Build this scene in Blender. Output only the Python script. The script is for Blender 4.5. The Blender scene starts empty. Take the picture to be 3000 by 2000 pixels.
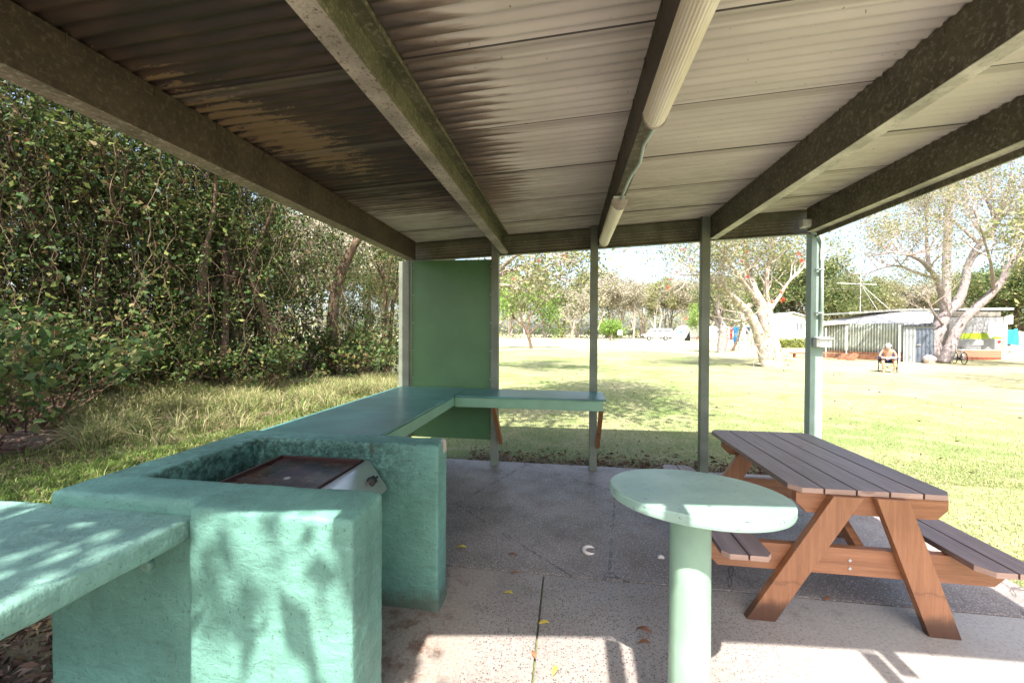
import bpy, bmesh, math, random
import numpy as np
from mathutils import Vector, Matrix
R = math.radians
sc = bpy.context.scene
C = sc.collection
rnd = random.Random(7)

# ------------------------------------------------------------------ materials
class NT:
    def __init__(s, name):
        s.m = bpy.data.materials.new(name); s.m.use_nodes = True
        s.t = s.m.node_tree; s.n = s.t.nodes; s.l = s.t.links
        s.b = s.n['Principled BSDF']; s.out = s.n['Material Output']
        s._p = None
    def link(s, a, b): s.l.new(a, b)
    def val(s, sock, v):
        if isinstance(v, (int, float)): sock.default_value = v
        elif isinstance(v, (tuple, list)):
            sock.default_value = tuple(v) + ((1,) if len(v) == 3 and len(sock.default_value) == 4 else ())
        else: s.link(v, sock)
    def pos(s):
        if s._p is None:
            s._p = s.n.new('ShaderNodeNewGeometry')
        return s._p.outputs['Position']
    def isl(s):
        s.pos(); return s._p.outputs['Random Per Island']
    def obj(s): return s.n.new('ShaderNodeTexCoord').outputs['Object']
    def orand(s): return s.n.new('ShaderNodeObjectInfo').outputs['Random']
    def xyz(s, v):
        q = s.n.new('ShaderNodeSeparateXYZ'); s.link(v, q.inputs[0]); return q.outputs
    def mp(s, v, scale=(1,1,1), loc=(0,0,0), rot=(0,0,0)):
        q = s.n.new('ShaderNodeMapping'); s.link(v, q.inputs[0])
        q.inputs['Scale'].default_value = scale; q.inputs['Location'].default_value = loc; q.inputs['Rotation'].default_value = rot
        return q.outputs[0]
    def noise(s, v, sc_=5, det=4, rough=.55, dist=0):
        q = s.n.new('ShaderNodeTexNoise'); s.link(v, q.inputs['Vector'])
        q.inputs['Scale'].default_value = sc_; q.inputs['Detail'].default_value = det
        q.inputs['Roughness'].default_value = rough; q.inputs['Distortion'].default_value = dist
        return q.outputs['Fac']
    def vor(s, v, sc_=20, feat='F1', out='Distance', rand=1):
        q = s.n.new('ShaderNodeTexVoronoi'); q.feature = feat; s.link(v, q.inputs['Vector'])
        q.inputs['Scale'].default_value = sc_; q.inputs['Randomness'].default_value = rand
        return q.outputs[out]
    def math(s, op, a, b=None, c=None):
        q = s.n.new('ShaderNodeMath'); q.operation = op
        for i, v in enumerate((a, b, c)):
            if v is not None: s.val(q.inputs[i], v)
        return q.outputs[0]
    def ss(s, v, lo, hi, a=0., b=1.):
        q = s.n.new('ShaderNodeMapRange'); q.interpolation_type = 'SMOOTHSTEP'
        s.val(q.inputs[0], v); s.val(q.inputs[1], lo); s.val(q.inputs[2], hi); s.val(q.inputs[3], a); s.val(q.inputs[4], b)
        return q.outputs[0]
    def mix(s, f, a, b, mode='MIX'):
        q = s.n.new('ShaderNodeMix'); q.data_type = 'RGBA'; q.blend_type = mode
        s.val(q.inputs[0], f); s.val(q.inputs[6], a); s.val(q.inputs[7], b)
        return q.outputs[2]
    def ramp(s, f, cols):
        q = s.n.new('ShaderNodeValToRGB'); s.link(f, q.inputs[0]); e = q.color_ramp.elements
        while len(e) < len(cols): e.new(.5)
        for el, (p, c) in zip(e, cols): el.position = p; el.color = tuple(c) + (1,)
        return q.outputs[0]
    def bump(s, h, st=.3, dist=.01):
        q = s.n.new('ShaderNodeBump'); q.inputs['Strength'].default_value = st; q.inputs['Distance'].default_value = dist
        s.link(h, q.inputs['Height']); s.link(q.outputs[0], s.b.inputs['Normal'])
    def fin(s, col=None, rough=None, metal=None, spec=None):
        if col is not None: s.val(s.b.inputs['Base Color'], col)
        if rough is not None: s.val(s.b.inputs['Roughness'], rough)
        if metal is not None: s.val(s.b.inputs['Metallic'], metal)
        if spec is not None: s.b.inputs['Specular IOR Level'].default_value = spec
        return s.m

def paint(name, col, rough=.5, var=.12, bs=60, bst=.15, dirt=.15, scale=3):
    t = NT(name); p = t.pos()
    n = t.noise(p, scale, 5); n2 = t.noise(p, scale*9, 4)
    dk = tuple(c*(1-var*2) for c in col); lt = tuple(min(1, c*(1+var)) for c in col)
    c = t.mix(t.ss(n, .3, .7), dk, lt)
    c = t.mix(t.ss(n2, .62, .75, 0, dirt), c, tuple(x*.35 for x in col))
    t.bump(t.noise(p, bs, 3), bst, .004)
    return t.fin(c, rough)

def plaster(name, col, soot=False):
    t = NT(name); p = t.pos(); X, Y, Z = t.xyz(p)[:3]
    n = t.noise(p, 2.2, 5); n2 = t.noise(p, 14, 5)
    c = t.mix(t.ss(n, .3, .7), tuple(x*.8 for x in col), tuple(x*1.12 for x in col))
    # worn specks, dirt sprinkled by leaf litter
    sp = t.noise(p, 70, 3, .7)
    c = t.mix(t.ss(sp, .61, .68, 0, .65), c, (.045, .055, .04))
    if soot:
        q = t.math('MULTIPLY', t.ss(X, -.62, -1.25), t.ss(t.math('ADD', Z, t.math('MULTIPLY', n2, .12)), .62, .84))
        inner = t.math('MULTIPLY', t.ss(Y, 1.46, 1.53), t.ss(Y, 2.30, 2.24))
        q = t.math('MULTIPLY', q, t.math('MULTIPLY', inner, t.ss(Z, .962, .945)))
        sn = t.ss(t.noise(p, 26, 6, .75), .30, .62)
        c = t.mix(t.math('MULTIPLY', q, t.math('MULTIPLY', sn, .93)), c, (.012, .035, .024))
        # chipped corner showing bare render
        chip = t.math('MULTIPLY', t.math('MULTIPLY', t.ss(X, -.775, -.755), t.ss(Y, 2.27, 2.29)), t.ss(t.math('ADD', Z, t.math('MULTIPLY', n2, .06)), .90, .915))
        c = t.mix(t.math('MULTIPLY', chip, t.ss(Z, .958, .952)), c, (.50, .40, .33))
        rs = t.math('MULTIPLY', t.ss(t.noise(p, 11, 4, .7, .4), .60, .68), t.math('MULTIPLY', inner, t.ss(Z, .70, .86)))
        c = t.mix(t.math('MULTIPLY', rs, .6), c, (.05, .022, .01))
    br = t.noise(t.mp(p, (1, 1, 3)), 9, 6, .72, .6)           # brush and trowel marks
    c = t.mix(t.ss(br, .50, .70, 0, .42), c, tuple(x*.55 for x in col))
    c = t.mix(t.ss(br, .46, .30, 0, .35), c, tuple(min(1, x*1.35+.02) for x in col))
    dr = t.noise(t.mp(p, (7, 7, .5)), 3, 5, .7)               # drips down the faces
    c = t.mix(t.ss(dr, .60, .74, 0, .35), c, (.10, .12, .08))
    base = t.ss(t.math('ADD', Z, t.math('MULTIPLY', n2, -.16)), .04, -.05)
    c = t.mix(t.math('MULTIPLY', base, .8), c, (.09, .10, .07))
    hh = t.math('ADD', t.math('MULTIPLY', t.noise(t.mp(p, (1, 1, 1.6)), 15, 5, .6, .8), 1.3), t.math('MULTIPLY', t.noise(t.mp(p, (1, 1, .35)), 90, 3), .4))
    t.bump(hh, .62, .010)
    return t.fin(c, t.ss(n2, .3, .7, .42, .65), spec=.35)

M = {}
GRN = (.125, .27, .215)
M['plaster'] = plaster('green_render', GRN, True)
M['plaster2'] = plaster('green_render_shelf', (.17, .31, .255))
M['bench_paint'] = paint('bench_paint', (.085, .215, .19), .32, .16, 30, .06, .25, 2)
M['fascia'] = paint('fascia_paint', (.19, .34, .22), .42, .08, 40, .08, .12)
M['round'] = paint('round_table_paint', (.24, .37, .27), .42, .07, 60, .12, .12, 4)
M['post'] = paint('post_paint', (.16, .175, .13), .5, .12, 90, .1, .3, 4)
M['post_pale'] = paint('post_paint_pale', (.25, .34, .29), .45, .08, 90, .1, .2, 4)  # paler, greener tone used on the right corner post
M['conduit'] = paint('conduit_paint', (.42, .50, .46), .4, .06)
M['white_plastic'] = paint('aged_white_plastic', (.62, .62, .58), .4, .05, 40, .04, .25)
M['black_plastic'] = paint('black_plastic', (.02, .02, .02), .35, .05)
def grimy(name, col, speck, amt=.5, s=60):
    t = NT(name); p = t.pos(); n = t.noise(p, 5, 5)
    c = t.mix(t.ss(n, .3, .7), tuple(x*.65 for x in col), tuple(x*1.25 for x in col))
    a = t.noise(p, s*.6, 5, .8); c = t.mix(t.ss(a, .52, .62, 0, min(1, amt*1.7)), c, speck); c = t.mix(t.ss(a, .46, .38, 0, .5), c, tuple(x*.45 for x in col))
    b = t.noise(t.mp(p, (1, .25, 1)), 30, 4, .7); c = t.mix(t.ss(b, .6, .7, 0, .5), c, tuple(x*.3 for x in col))
    t.bump(a, .3, .003)
    return t.fin(c, .6)
M['beam_soot'] = grimy('sooty_beam', (.06, .042, .027), (.14, .10, .07), .35)
M['beam_green'] = grimy('green_beam', (.125, .12, .07), (.30, .26, .18), .5)
M['beam_dark'] = grimy('dark_beam', (.05, .035, .022), (.14, .11, .075), .3)
M['beam_olive'] = grimy('olive_beam', (.095, .082, .055), (.27, .24, .19), .4)
M['under_brown'] = grimy('beam_flange_brown', (.22, .165, .125), (.42, .36, .3), .6, 80)
M['under_speck'] = grimy('beam_flange_speckled', (.34, .29, .245), (.10, .06, .045), .8, 80)
M['under_pale'] = grimy('beam_flange_pale', (.50, .47, .40), (.25, .2, .15), .3)
M['eave_olive'] = grimy('eave_beam_paint', (.10, .095, .06), (.07, .03, .02), .3)
M['eave_pale'] = grimy('eave_flange_paint', (.34, .37, .32), (.15, .12, .1), .3)

def roof_mat():
    t = NT('corrugated_roof_underside'); p = t.pos(); X, Y, Z = t.xyz(p)[:3]
    base = t.mix(t.ss(t.noise(t.mp(p, (.5, 2, 1)), 2.5, 5), .3, .7), (.41, .36, .318), (.53, .47, .42))
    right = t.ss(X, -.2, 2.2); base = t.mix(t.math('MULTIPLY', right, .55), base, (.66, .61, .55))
    # dusty grime toward the eave
    g = t.math('MULTIPLY', t.ss(Y, 2.4, 4.4), t.ss(t.noise(t.mp(p, (.7, 5, 1)), 4, 5, .7), .35, .7, .1, .65))
    base = t.mix(g, base, (.20, .165, .115))
    # specks of dirt
    base = t.mix(t.ss(t.noise(p, 42, 3, .6), .70, .74, 0, .75), base, (.07, .035, .025))
    st = t.noise(t.mp(p, (.9, 7, 1)), 2.3, 6, .62, .3)      # streaks along the ribs
    st2 = t.noise(t.mp(p, (2.5, 16, 1)), 3, 5, .7)
    rib = t.math('SINE', t.math('MULTIPLY', Y, 2*math.pi/.0655))
    ribs = t.math('MULTIPLY', rib, .10)
    # left bay: heavy soot, thinning toward the far end
    e = t.math('ADD', t.math('ADD', Y, t.math('MULTIPLY', st, 1.2)), t.math('MULTIPLY', X, -.35))
    far = t.ss(t.math('ADD', e, t.math('MULTIPLY', ribs, 1.6)), 4.95, 4.15)
    left = t.ss(X, -.74, -.78)
    # bare tan patch
    dx = t.math('ADD', X, 1.66); dy = t.math('ADD', Y, -2.15)
    dy = t.math('ADD', dy, t.math('MULTIPLY', dx, -1.1))
    rr = t.math('SQRT', t.math('ADD', t.math('POWER', t.math('MULTIPLY', dx, 2.6), 2), t.math('POWER', t.math('MULTIPLY', dy, 1.7), 2)))
    rr = t.math('ADD', rr, t.math('MULTIPLY', t.math('ADD', st2, -.5), 2.6)); rr = t.math('ADD', rr, t.math('MULTIPLY', ribs, 2.4)); rr = t.math('ADD', rr, t.math('MULTIPLY', t.math('ADD', t.noise(t.mp(p, (1, 1.6, 1)), 75, 4, .8), -.5), 1.1))
    bare = t.ss(rr, .70, .52)
    sl = t.math('MULTIPLY', t.math('MULTIPLY', left, far), t.math('SUBTRACT', 1, t.math('MULTIPLY', bare, .72)))
    # right of the second beam: licks of soot along the ribs
    lick = t.math('ADD', t.math('ADD', X, t.math('MULTIPLY', st, -.62)), t.math('MULTIPLY', ribs, 1.1))
    lk = t.math('MULTIPLY', t.ss(lick, -.67, -1.02), t.ss(Y, 4.1, 2.7))
    lk = t.math('MULTIPLY', lk, t.math('SUBTRACT', 1, left))
    soot = t.math('MINIMUM', t.math('ADD', sl, t.math('MULTIPLY', lk, .95)), 1)
    sootc = t.mix(t.ss(t.noise(t.mp(p, (1, 5, 1)), 3, 5), .35, .7), (.026, .017, .013), (.060, .032, .020))
    dust = t.mix(t.ss(t.noise(p, 120, 3, .8), .62, .70, 0, .25), sootc, (.16, .12, .08))
    tan = t.mix(t.math('MULTIPLY', bare, left), base, (.29, .195, .105))
    rusty = t.math('MULTIPLY', t.math('MULTIPLY', soot, t.math('SUBTRACT', 1, soot)), 2.6); tan = t.mix(t.math('MINIMUM', rusty, .8), tan, (.15, .075, .035))
    c = t.mix(soot, tan, dust)
    # lap joints: a dirty line where one sheet ends on the next, grime beside it
    ly = t.math('FRACT', t.math('MULTIPLY', t.math('ADD', Y, -.36+.655*2), 1/.655))
    c = t.mix(t.math('MULTIPLY', t.ss(ly, .115, .10), t.ss(ly, .0, .01, 0, .35)), c, (.15, .12, .09))
    c = t.mix(t.ss(ly, .007, .004, 0, .9), c, (.018, .010, .008))
    # pale droppings
    c = t.mix(t.ss(t.vor(t.mp(p, (.7, 2.2, 1)), 2.2), .035, .02, 0, .7), c, (.6, .55, .48))
    return t.fin(c, .55)
M['roof'] = roof_mat()
M['roof_top'] = paint('roof_top_paint', (.4, .42, .4), .5)

def wood(name, c1, c2, axis='Y', rough=.5, dirt=False):
    t = NT(name); p = t.obj()
    s = {'X': (.6, 12, 12), 'Y': (12, .6, 12), 'Z': (12, 12, .6)}[axis]
    n = t.noise(t.mp(p, s), 3, 6, .65, .4); n2 = t.noise(t.mp(p, tuple(x*3 for x in s)), 6, 4, .7); n3 = t.noise(p, 2.5, 3)
    c = t.mix(t.ss(n, .3, .7), c1, c2); c = t.mix(t.ss(n2, .5, .75, 0, .55), c, tuple(x*.45 for x in c1))
    c = t.mix(t.ss(n3, .4, .8, 0, .35), c, tuple(x*.6 for x in c1))
    if dirt:
        z = t.xyz(t.pos())[2]
        zz = t.math('ADD', z, t.math('MULTIPLY', t.noise(t.pos(), 14, 4), -.08))
        c = t.mix(t.ss(zz, .10, .02, 0, .85), c, (.035, .018, .014))
        c = t.mix(t.ss(t.math('ABSOLUTE', t.math('ADD', zz, -.185)), .012, .004, 0, .35), c, (.1, .04, .025))
    c = t.mix(t.math('MULTIPLY', t.orand(), .38), c, tuple(x*.45 for x in c1))
    kn = t.vor(t.mp(p, tuple(1.6 if x < 1 else x*.3 for x in s)), 1.3); c = t.mix(t.ss(kn, .10, .05, 0, .6), c, tuple(x*.3 for x in c1))
    t.bump(n2, .3, .003)
    return t.fin(c, rough)
M['wood_leg'] = wood('oiled_timber', (.29, .115, .05), (.43, .19, .09), 'Z', .42, True)
M['wood_beam'] = wood('oiled_timber_beam', (.26, .10, .043), (.39, .17, .08), 'X', .45)
M['board'] = wood('stained_board', (.175, .112, .098), (.29, .205, .185), 'Y', .42)
M['board_end'] = wood('board_end', (.42, .27, .21), (.52, .34, .27), 'X', .6)
M['bracket'] = wood('bracket_timber', (.22, .09, .03), (.33, .15, .06), 'Z', .5)

def concrete():
    t = NT('exposed_aggregate_concrete'); p = t.pos(); X, Y, Z = t.xyz(p)[:3]
    far = t.ss(Y, 2.634, 2.638)
    big = t.noise(p, 1.3, 5); med = t.noise(p, 5, 5)
    # far slab: dark with pale chips
    f = t.mix(t.ss(big, .3, .7), (.145, .12, .106), (.25, .21, .187))
    v = t.vor(p, 125, out='Color'); vd = t.vor(p, 125)
    chips = t.math('MULTIPLY', t.ss(t.xyz(v)[0], .42, .56), t.ss(vd, .42, .3))
    f = t.mix(chips, f, (.46, .42, .40)); f = t.mix(t.math('MULTIPLY', t.ss(t.xyz(v)[1], .7, .8), t.ss(vd, .42, .3)), f, (.05, .045, .05))
    # near slab: pale with dark chips
    n = t.mix(t.ss(big, .3, .7), (.20, .177, .158), (.29, .258, .232))
    v2 = t.vor(t.mp(p, (1, 1, 1)), 88, out='Color'); v2d = t.vor(p, 88)
    ch = t.math('MULTIPLY', t.ss(t.xyz(v2)[0], .54, .60), t.ss(v2d, .42, .34))
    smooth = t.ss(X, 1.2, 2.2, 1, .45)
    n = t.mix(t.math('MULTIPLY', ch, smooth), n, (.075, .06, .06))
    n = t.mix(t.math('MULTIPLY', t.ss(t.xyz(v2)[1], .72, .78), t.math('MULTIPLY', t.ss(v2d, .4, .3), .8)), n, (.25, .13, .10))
    n = t.mix(t.ss(X, .5, 1.8, 0, .75), n, (.37, .345, .315))  # paler to the right: smoother finish, plus the sunlit glare painted in
    # bare cement near the barbecue
    e = t.math('ADD', X, t.math('MULTIPLY', med, .45))
    n = t.mix(t.ss(e, -.18, -.36), n, (.26, .22, .185))
    n = t.mix(t.math('MULTIPLY', t.ss(e, -.36, -.50), t.ss(t.noise(p, 9, 5, .7), .45, .65, 0, .75)), n, (.11, .045, .025))
    c = t.mix(far, n, f)
    c = t.mix(t.ss(med, .58, .8, 0, .5), c, (.075, .05, .04))
    gr = t.noise(p, 60, 5, .8); c = t.mix(t.ss(gr, .52, .66, 0, .55), c, (.055, .045, .045)); c = t.mix(t.ss(gr, .46, .36, 0, .35), c, (.5, .45, .4))
    # hairline cracks
    cr = t.vor(t.mp(p, (1, 1, 0), rot=(0, 0, .4)), .62, 'DISTANCE_TO_EDGE')
    crw = t.math('ADD', cr, t.math('MULTIPLY', t.math('ADD', t.noise(p, 6, 4), -.5), .05))
    c = t.mix(t.math('MULTIPLY', far, t.ss(t.math('ABSOLUTE', crw), .003, .001, 0, .7)), c, (.03, .025, .022))
    t.bump(t.math('ADD', t.noise(p, 150, 3), t.math('MULTIPLY', vd, -.5)), .25, .003)
    return t.fin(c, t.ss(med, .3, .7, .42, .62), spec=.4)
M['concrete'] = concrete()

def ground_mat():
    t = NT('lawn_ground'); p = t.pos(); X, Y, Z = t.xyz(p)[:3]
    big = t.noise(p, .22, 4); med = t.noise(p, 1.6, 5); fine = t.noise(p, 26, 5, .75); vf = t.noise(p, 120, 3, .8)
    g = t.mix(t.ss(big, .35, .65), (.16, .215, .075), (.31, .30, .165))
    g = t.mix(t.ss(med, .45, .65, 0, .65), g, (.38, .34, .20))
    g = t.mix(t.ss(fine, .42, .62, 0, .6), g, (.085, .13, .028))
    g = t.mix(t.ss(vf, .55, .68, 0, .5), g, (.42, .37, .22))
    pt_ = t.noise(p, .75, 6, .7, .6); g = t.mix(t.ss(pt_, .56, .70, 0, .55), g, (.36, .29, .19)); g = t.mix(t.ss(pt_, .44, .32, 0, .5), g, (.12, .20, .04))
    # paler and less green to the right and far away
    dry = t.ss(t.math('ADD', X, t.math('MULTIPLY', med, 4)), 7, 17)
    g = t.mix(t.math('MULTIPLY', dry, .55), g, (.40, .34, .21))
    g = t.mix(t.ss(Y, 28, 60, 0, .75), g, (.46, .42, .27))
    # litter zone on the left
    q = t.math('ADD', X, t.math('MULTIPLY', t.math('ADD', med, -.5), 1.6))
    lit = t.math('MULTIPLY', t.ss(q, -4.4, -6.2, .35, 1), t.math('MULTIPLY', t.ss(X, -2.3, -3.0), t.ss(Y, 17, 14)))
    lc = t.mix(t.ss(fine, .35, .65), (.035, .022, .016), (.15, .10, .072))
    g = t.mix(lit, g, lc)
    nearl = t.math('MULTIPLY', t.ss(q, -1.6, -2.1), t.ss(Y, 2.2, 1.2))
    g = t.mix(nearl, g, lc)
    # bare dark soil beside the slab
    edge = t.math('MULTIPLY', t.ss(t.math('ADD', Y, t.math('MULTIPLY', med, -.7)), 5.05, 4.5), t.ss(Y, 4.4, 4.6))
    edge = t.math('MULTIPLY', edge, t.ss(X, 3.2, 2.8))
    g = t.mix(t.math('MULTIPLY', edge, .8), g, (.13, .105, .09))
    t.bump(t.math('ADD', fine, vf), .6, .02)
    return t.fin(g, .95, spec=.1)
M['ground'] = ground_mat()

def leafm(name, cols, rough=.45, trans=.3, spec=.15):
    t = NT(name); i = t.isl()
    n = len(cols); c = t.ramp(i, [(k/(n-1)*.999, col) for k, col in enumerate(cols)])
    t.fin(c, rough, spec=spec)
    tr = t.n.new('ShaderNodeBsdfTranslucent'); t.link(c, tr.inputs[0])
    mx = t.n.new('ShaderNodeMixShader'); mx.inputs[0].default_value = trans
    t.link(t.b.outputs[0], mx.inputs[1]); t.link(tr.outputs[0], mx.inputs[2]); t.link(mx.outputs[0], t.out.inputs[0])
    return t.m
M['leaf_dark'] = leafm('leaf_forest', [(.018, .036, .010), (.032, .064, .016), (.05, .088, .02), (.085, .12, .025), (.13, .15, .035), (.024, .048, .016), (.04, .07, .022), (.085, .13, .03), (.14, .085, .04), (.20, .23, .06)], .62, .3, .2)
M['leaf_vine'] = leafm('leaf_vine', [(.028, .06, .018), (.045, .09, .024), (.075, .125, .03), (.11, .145, .035), (.05, .08, .03), (.03, .06, .02), (.075, .12, .035), (.15, .09, .045), (.20, .24, .06)], .6, .3, .22)
M['leaf_green'] = leafm('leaf_young_green', [(.12, .21, .04), (.19, .31, .06), (.27, .38, .10), (.14, .24, .05)], .5, .35)
M['leaf_grey'] = leafm('leaf_grey_olive', [(.28, .26, .17), (.36, .32, .24), (.44, .38, .31), (.28, .29, .17), (.44, .40, .35)], .6, .25)  # tones lifted to paint the hazy, washed-out look of far trees
M['leaf_olive'] = leafm('leaf_olive', [(.18, .21, .08), (.25, .27, .12), (.32, .30, .16), (.38, .34, .23)], .5, .3)  # olive tones also lifted, distant haze painted into the leaves
M['leaf_mid'] = leafm('leaf_bushy', [(.06, .10, .035), (.10, .145, .05), (.16, .19, .07), (.24, .23, .10)], .5, .3)
M['leaf_coral'] = leafm('leaf_coral_tree', [(.20, .24, .08), (.31, .28, .14), (.16, .21, .06), (.40, .35, .26)], .5, .3)
M['hedge'] = leafm('leaf_hedge', [(.10, .14, .03), (.2, .24, .05), (.33, .33, .09)], .4, .3)
M['litter'] = leafm('leaf_litter', [(.05, .028, .02), (.11, .06, .042), (.19, .115, .085), (.27, .19, .15), (.08, .04, .03), (.34, .25, .12)], .7, .1, .15)
M['grass_green'] = leafm('grass_green', [(.05, .11, .018), (.09, .17, .028), (.14, .22, .04), (.22, .25, .08), (.30, .27, .14)], .5, .35)
M['grass_dry'] = leafm('grass_dry', [(.10, .15, .045), (.22, .23, .09), (.38, .33, .17), (.50, .42, .25), (.16, .2, .06)], .6, .3)
M['lawn_blade'] = leafm('lawn_blade', [(.15, .20, .05), (.24, .27, .09), (.36, .34, .16), (.46, .42, .26), (.2, .24, .07)], .6, .3)
def bark(name, a, b, s=8):
    t = NT(name); p = t.pos(); n = t.noise(t.mp(p, (1, 1, .45)), s, 6, .7); n2 = t.noise(p, s*4, 4, .7)
    c = t.mix(t.ss(n, .35, .65), a, b); c = t.mix(t.ss(n2, .55, .7, 0, .5), c, tuple(x*.5 for x in a))
    t.bump(t.math('ADD', n, t.math('MULTIPLY', n2, .4)), .8, .04); return t.fin(c, .9, spec=.15)
M['bark_pale'] = bark('bark_pale', (.30, .25, .21), (.46, .39, .34))
M['bark_grey'] = bark('bark_grey', (.20, .17, .165), (.34, .29, .28), 12)
M['bark_brown'] = bark('bark_brown', (.06, .04, .028), (.17, .115, .08))
M['twig_pale'] = bark('twig_pale', (.40, .32, .28), (.52, .43, .38))
M['twig_brown'] = bark('twig_brown', (.055, .036, .024), (.15, .10, .065))
def flat(name, col, rough=.5, metal=0., spec=.4, var=.1):
    t = NT(name); n = t.noise(t.pos(), 6, 4)
    return t.fin(t.mix(n, tuple(c*(1-var) for c in col), tuple(min(1, c*(1+var)) for c in col)), rough, metal, spec)
M['steel'] = flat('brushed_steel', (.62, .60, .57), .28, .9)
M['dark_metal'] = flat('dark_metal', (.03, .03, .035), .4, .3)
M['galv'] = flat('galvanised', (.45, .46, .47), .4, .7)
M['white'] = flat('white_paint', (.78, .78, .75), .45)
M['canvas'] = flat('pale_canvas', (.50, .49, .475), .8)
M['cream'] = flat('cream_wall', (.80, .80, .73), .7)
M['roofpale'] = flat('pale_roof', (.48, .48, .43), .6)
M['glass'] = flat('window_glass', (.12, .13, .14), .1)
M['skin'] = flat('skin', (.52, .25, .16), .5)
M['blue'] = flat('blue_cloth', (.02, .22, .55), .7)
M['tarp'] = flat('blue_tarp', (.02, .30, .60), .5, var=.3)
M['red'] = flat('red_cloth', (.6, .05, .04), .7)
M['flower'] = flat('red_flower', (.75, .06, .03), .5)
M['tyre'] = flat('rubber', (.02, .02, .02), .8)
M['navy'] = flat('navy_fabric', (.025, .03, .07), .8)
M['darkwood'] = flat('red_brown_timber', (.20, .055, .03), .6, var=.3)
M['orangewood'] = flat('orange_timber', (.27, .11, .06), .6, var=.35)
M['rock'] = bark('rock', (.35, .27, .25), (.55, .43, .4))
M['yellowleaf'] = flat('yellow_leaf', (.62, .47, .07), .5)
M['brownleaf'] = flat('brown_leaf', (.25, .11, .05), .6)
M['shell'] = flat('pale_shell', (.75, .68, .62), .5)

# ------------------------------------------------------------------ mesh helpers
class MB:
    def __init__(s): s.v = []; s.f = []; s.mi = []
    def add(s, vs, fs, mi=0):
        o = len(s.v); s.v += [tuple(v) for v in vs]; s.f += [tuple(i+o for i in f) for f in fs]; s.mi += [mi]*len(fs); return s
    def box(s, x0, x1, y0, y1, z0, z1, mi=0):
        return s.add([(x0,y0,z0),(x1,y0,z0),(x1,y1,z0),(x0,y1,z0),(x0,y0,z1),(x1,y0,z1),(x1,y1,z1),(x0,y1,z1)],
              [(0,3,2,1),(4,5,6,7),(0,1,5,4),(1,2,6,5),(2,3,7,6),(3,0,4,7)], mi)
    def prism(s, poly, off, mi=0, capmi=None):
        """poly: 3D points of one cap (ccw seen from -off side ok), swept by off"""
        n = len(poly); off = Vector(off)
        vs = [Vector(p) for p in poly]; vs2 = [v+off for v in vs]
        fs = [tuple(range(n))[::-1], tuple(range(n, 2*n))]
        s.add(vs+vs2, fs, mi if capmi is None else capmi)
        o = len(s.v)-2*n
        for i in range(n):
            j = (i+1) % n; s.f.append((o+i, o+j, o+n+j, o+n+i)); s.mi.append(mi)
        return s
    def tube(s, pts, rad, n=8, mi=0, cap=True):
        pts = [Vector(p) for p in pts]
        if not hasattr(rad, '__len__'): rad = [rad]*len(pts)
        o = len(s.v); ref = Vector((.31, .17, .93)).normalized()
        for i, p in enumerate(pts):
            d = (pts[min(i+1, len(pts)-1)]-pts[max(i-1, 0)]).normalized()
            if abs(d.dot(ref)) > .95: ref = Vector((.9, .3, .1)).normalized()
            a = d.cross(ref).normalized(); b = d.cross(a)
            for k in range(n):
                t = 2*math.pi*k/n; s.v.append(tuple(p+(a*math.cos(t)+b*math.sin(t))*rad[i]))
        for i in range(len(pts)-1):
            for k in range(n):
                k2 = (k+1) % n; s.f.append((o+i*n+k, o+i*n+k2, o+(i+1)*n+k2, o+(i+1)*n+k)); s.mi.append(mi)
        if cap:
            s.f.append(tuple(o+k for k in range(n))[::-1]); s.f.append(tuple(o+(len(pts)-1)*n+k for k in range(n))); s.mi += [mi, mi]
        return s
    def build(s, name, mats, parent=None, smooth=False, bevel=0, seg=2, fix=True):
        me = bpy.data.meshes.new(name); me.from_pydata(s.v, [], s.f)
        if not isinstance(mats, (list, tuple)): mats = [mats]
        for m in mats: me.materials.append(m)
        me.polygons.foreach_set('material_index', s.mi)
        if fix:
            bm = bmesh.new(); bm.from_mesh(me); bmesh.ops.recalc_face_normals(bm, faces=bm.faces); bm.to_mesh(me); bm.free()
        if smooth: me.polygons.foreach_set('use_smooth', [True]*len(me.polygons))
        o = bpy.data.objects.new(name, me); C.objects.link(o)
        if parent is not None: o.parent = parent
        if bevel:
            b = o.modifiers.new('b', 'BEVEL'); b.width = bevel; b.segments = seg; b.limit_method = 'ANGLE'; b.angle_limit = R(40)
        return o
def tag(o, label=None, cat=None, group=None, kind=None):
    if label: o['label'] = label
    if cat: o['category'] = cat
    if group: o['group'] = group
    if kind: o['kind'] = kind
    return o
def thing(name, label, cat, loc=(0,0,0), rz=0, group=None):
    o = bpy.data.objects.new(name, None); C.objects.link(o); o.location = loc; o.rotation_euler.z = rz
    o.empty_display_size = .2
    return tag(o, label, cat, group)
def npmesh(name, V, F, mat, parent=None, smooth=False):
    """V (N,3), F (M,k) arrays"""
    V = np.asarray(V, dtype=np.float32); F = np.asarray(F, dtype=np.int32); k = F.shape[1]
    me = bpy.data.meshes.new(name); me.vertices.add(len(V)); me.vertices.foreach_set('co', V.ravel())
    me.loops.add(F.size); me.loops.foreach_set('vertex_index', F.ravel())
    me.polygons.add(len(F)); me.polygons.foreach_set('loop_start', np.arange(0, F.size, k, dtype=np.int32))
    me.update(calc_edges=True); me.materials.append(mat)
    if smooth: me.polygons.foreach_set('use_smooth', [True]*len(me.polygons))
    o = bpy.data.objects.new(name, me); C.objects.link(o)
    if parent is not None: o.parent = parent
    return o
def unit(a): return a/np.maximum(np.linalg.norm(a, axis=1, keepdims=True), 1e-6)
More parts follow.
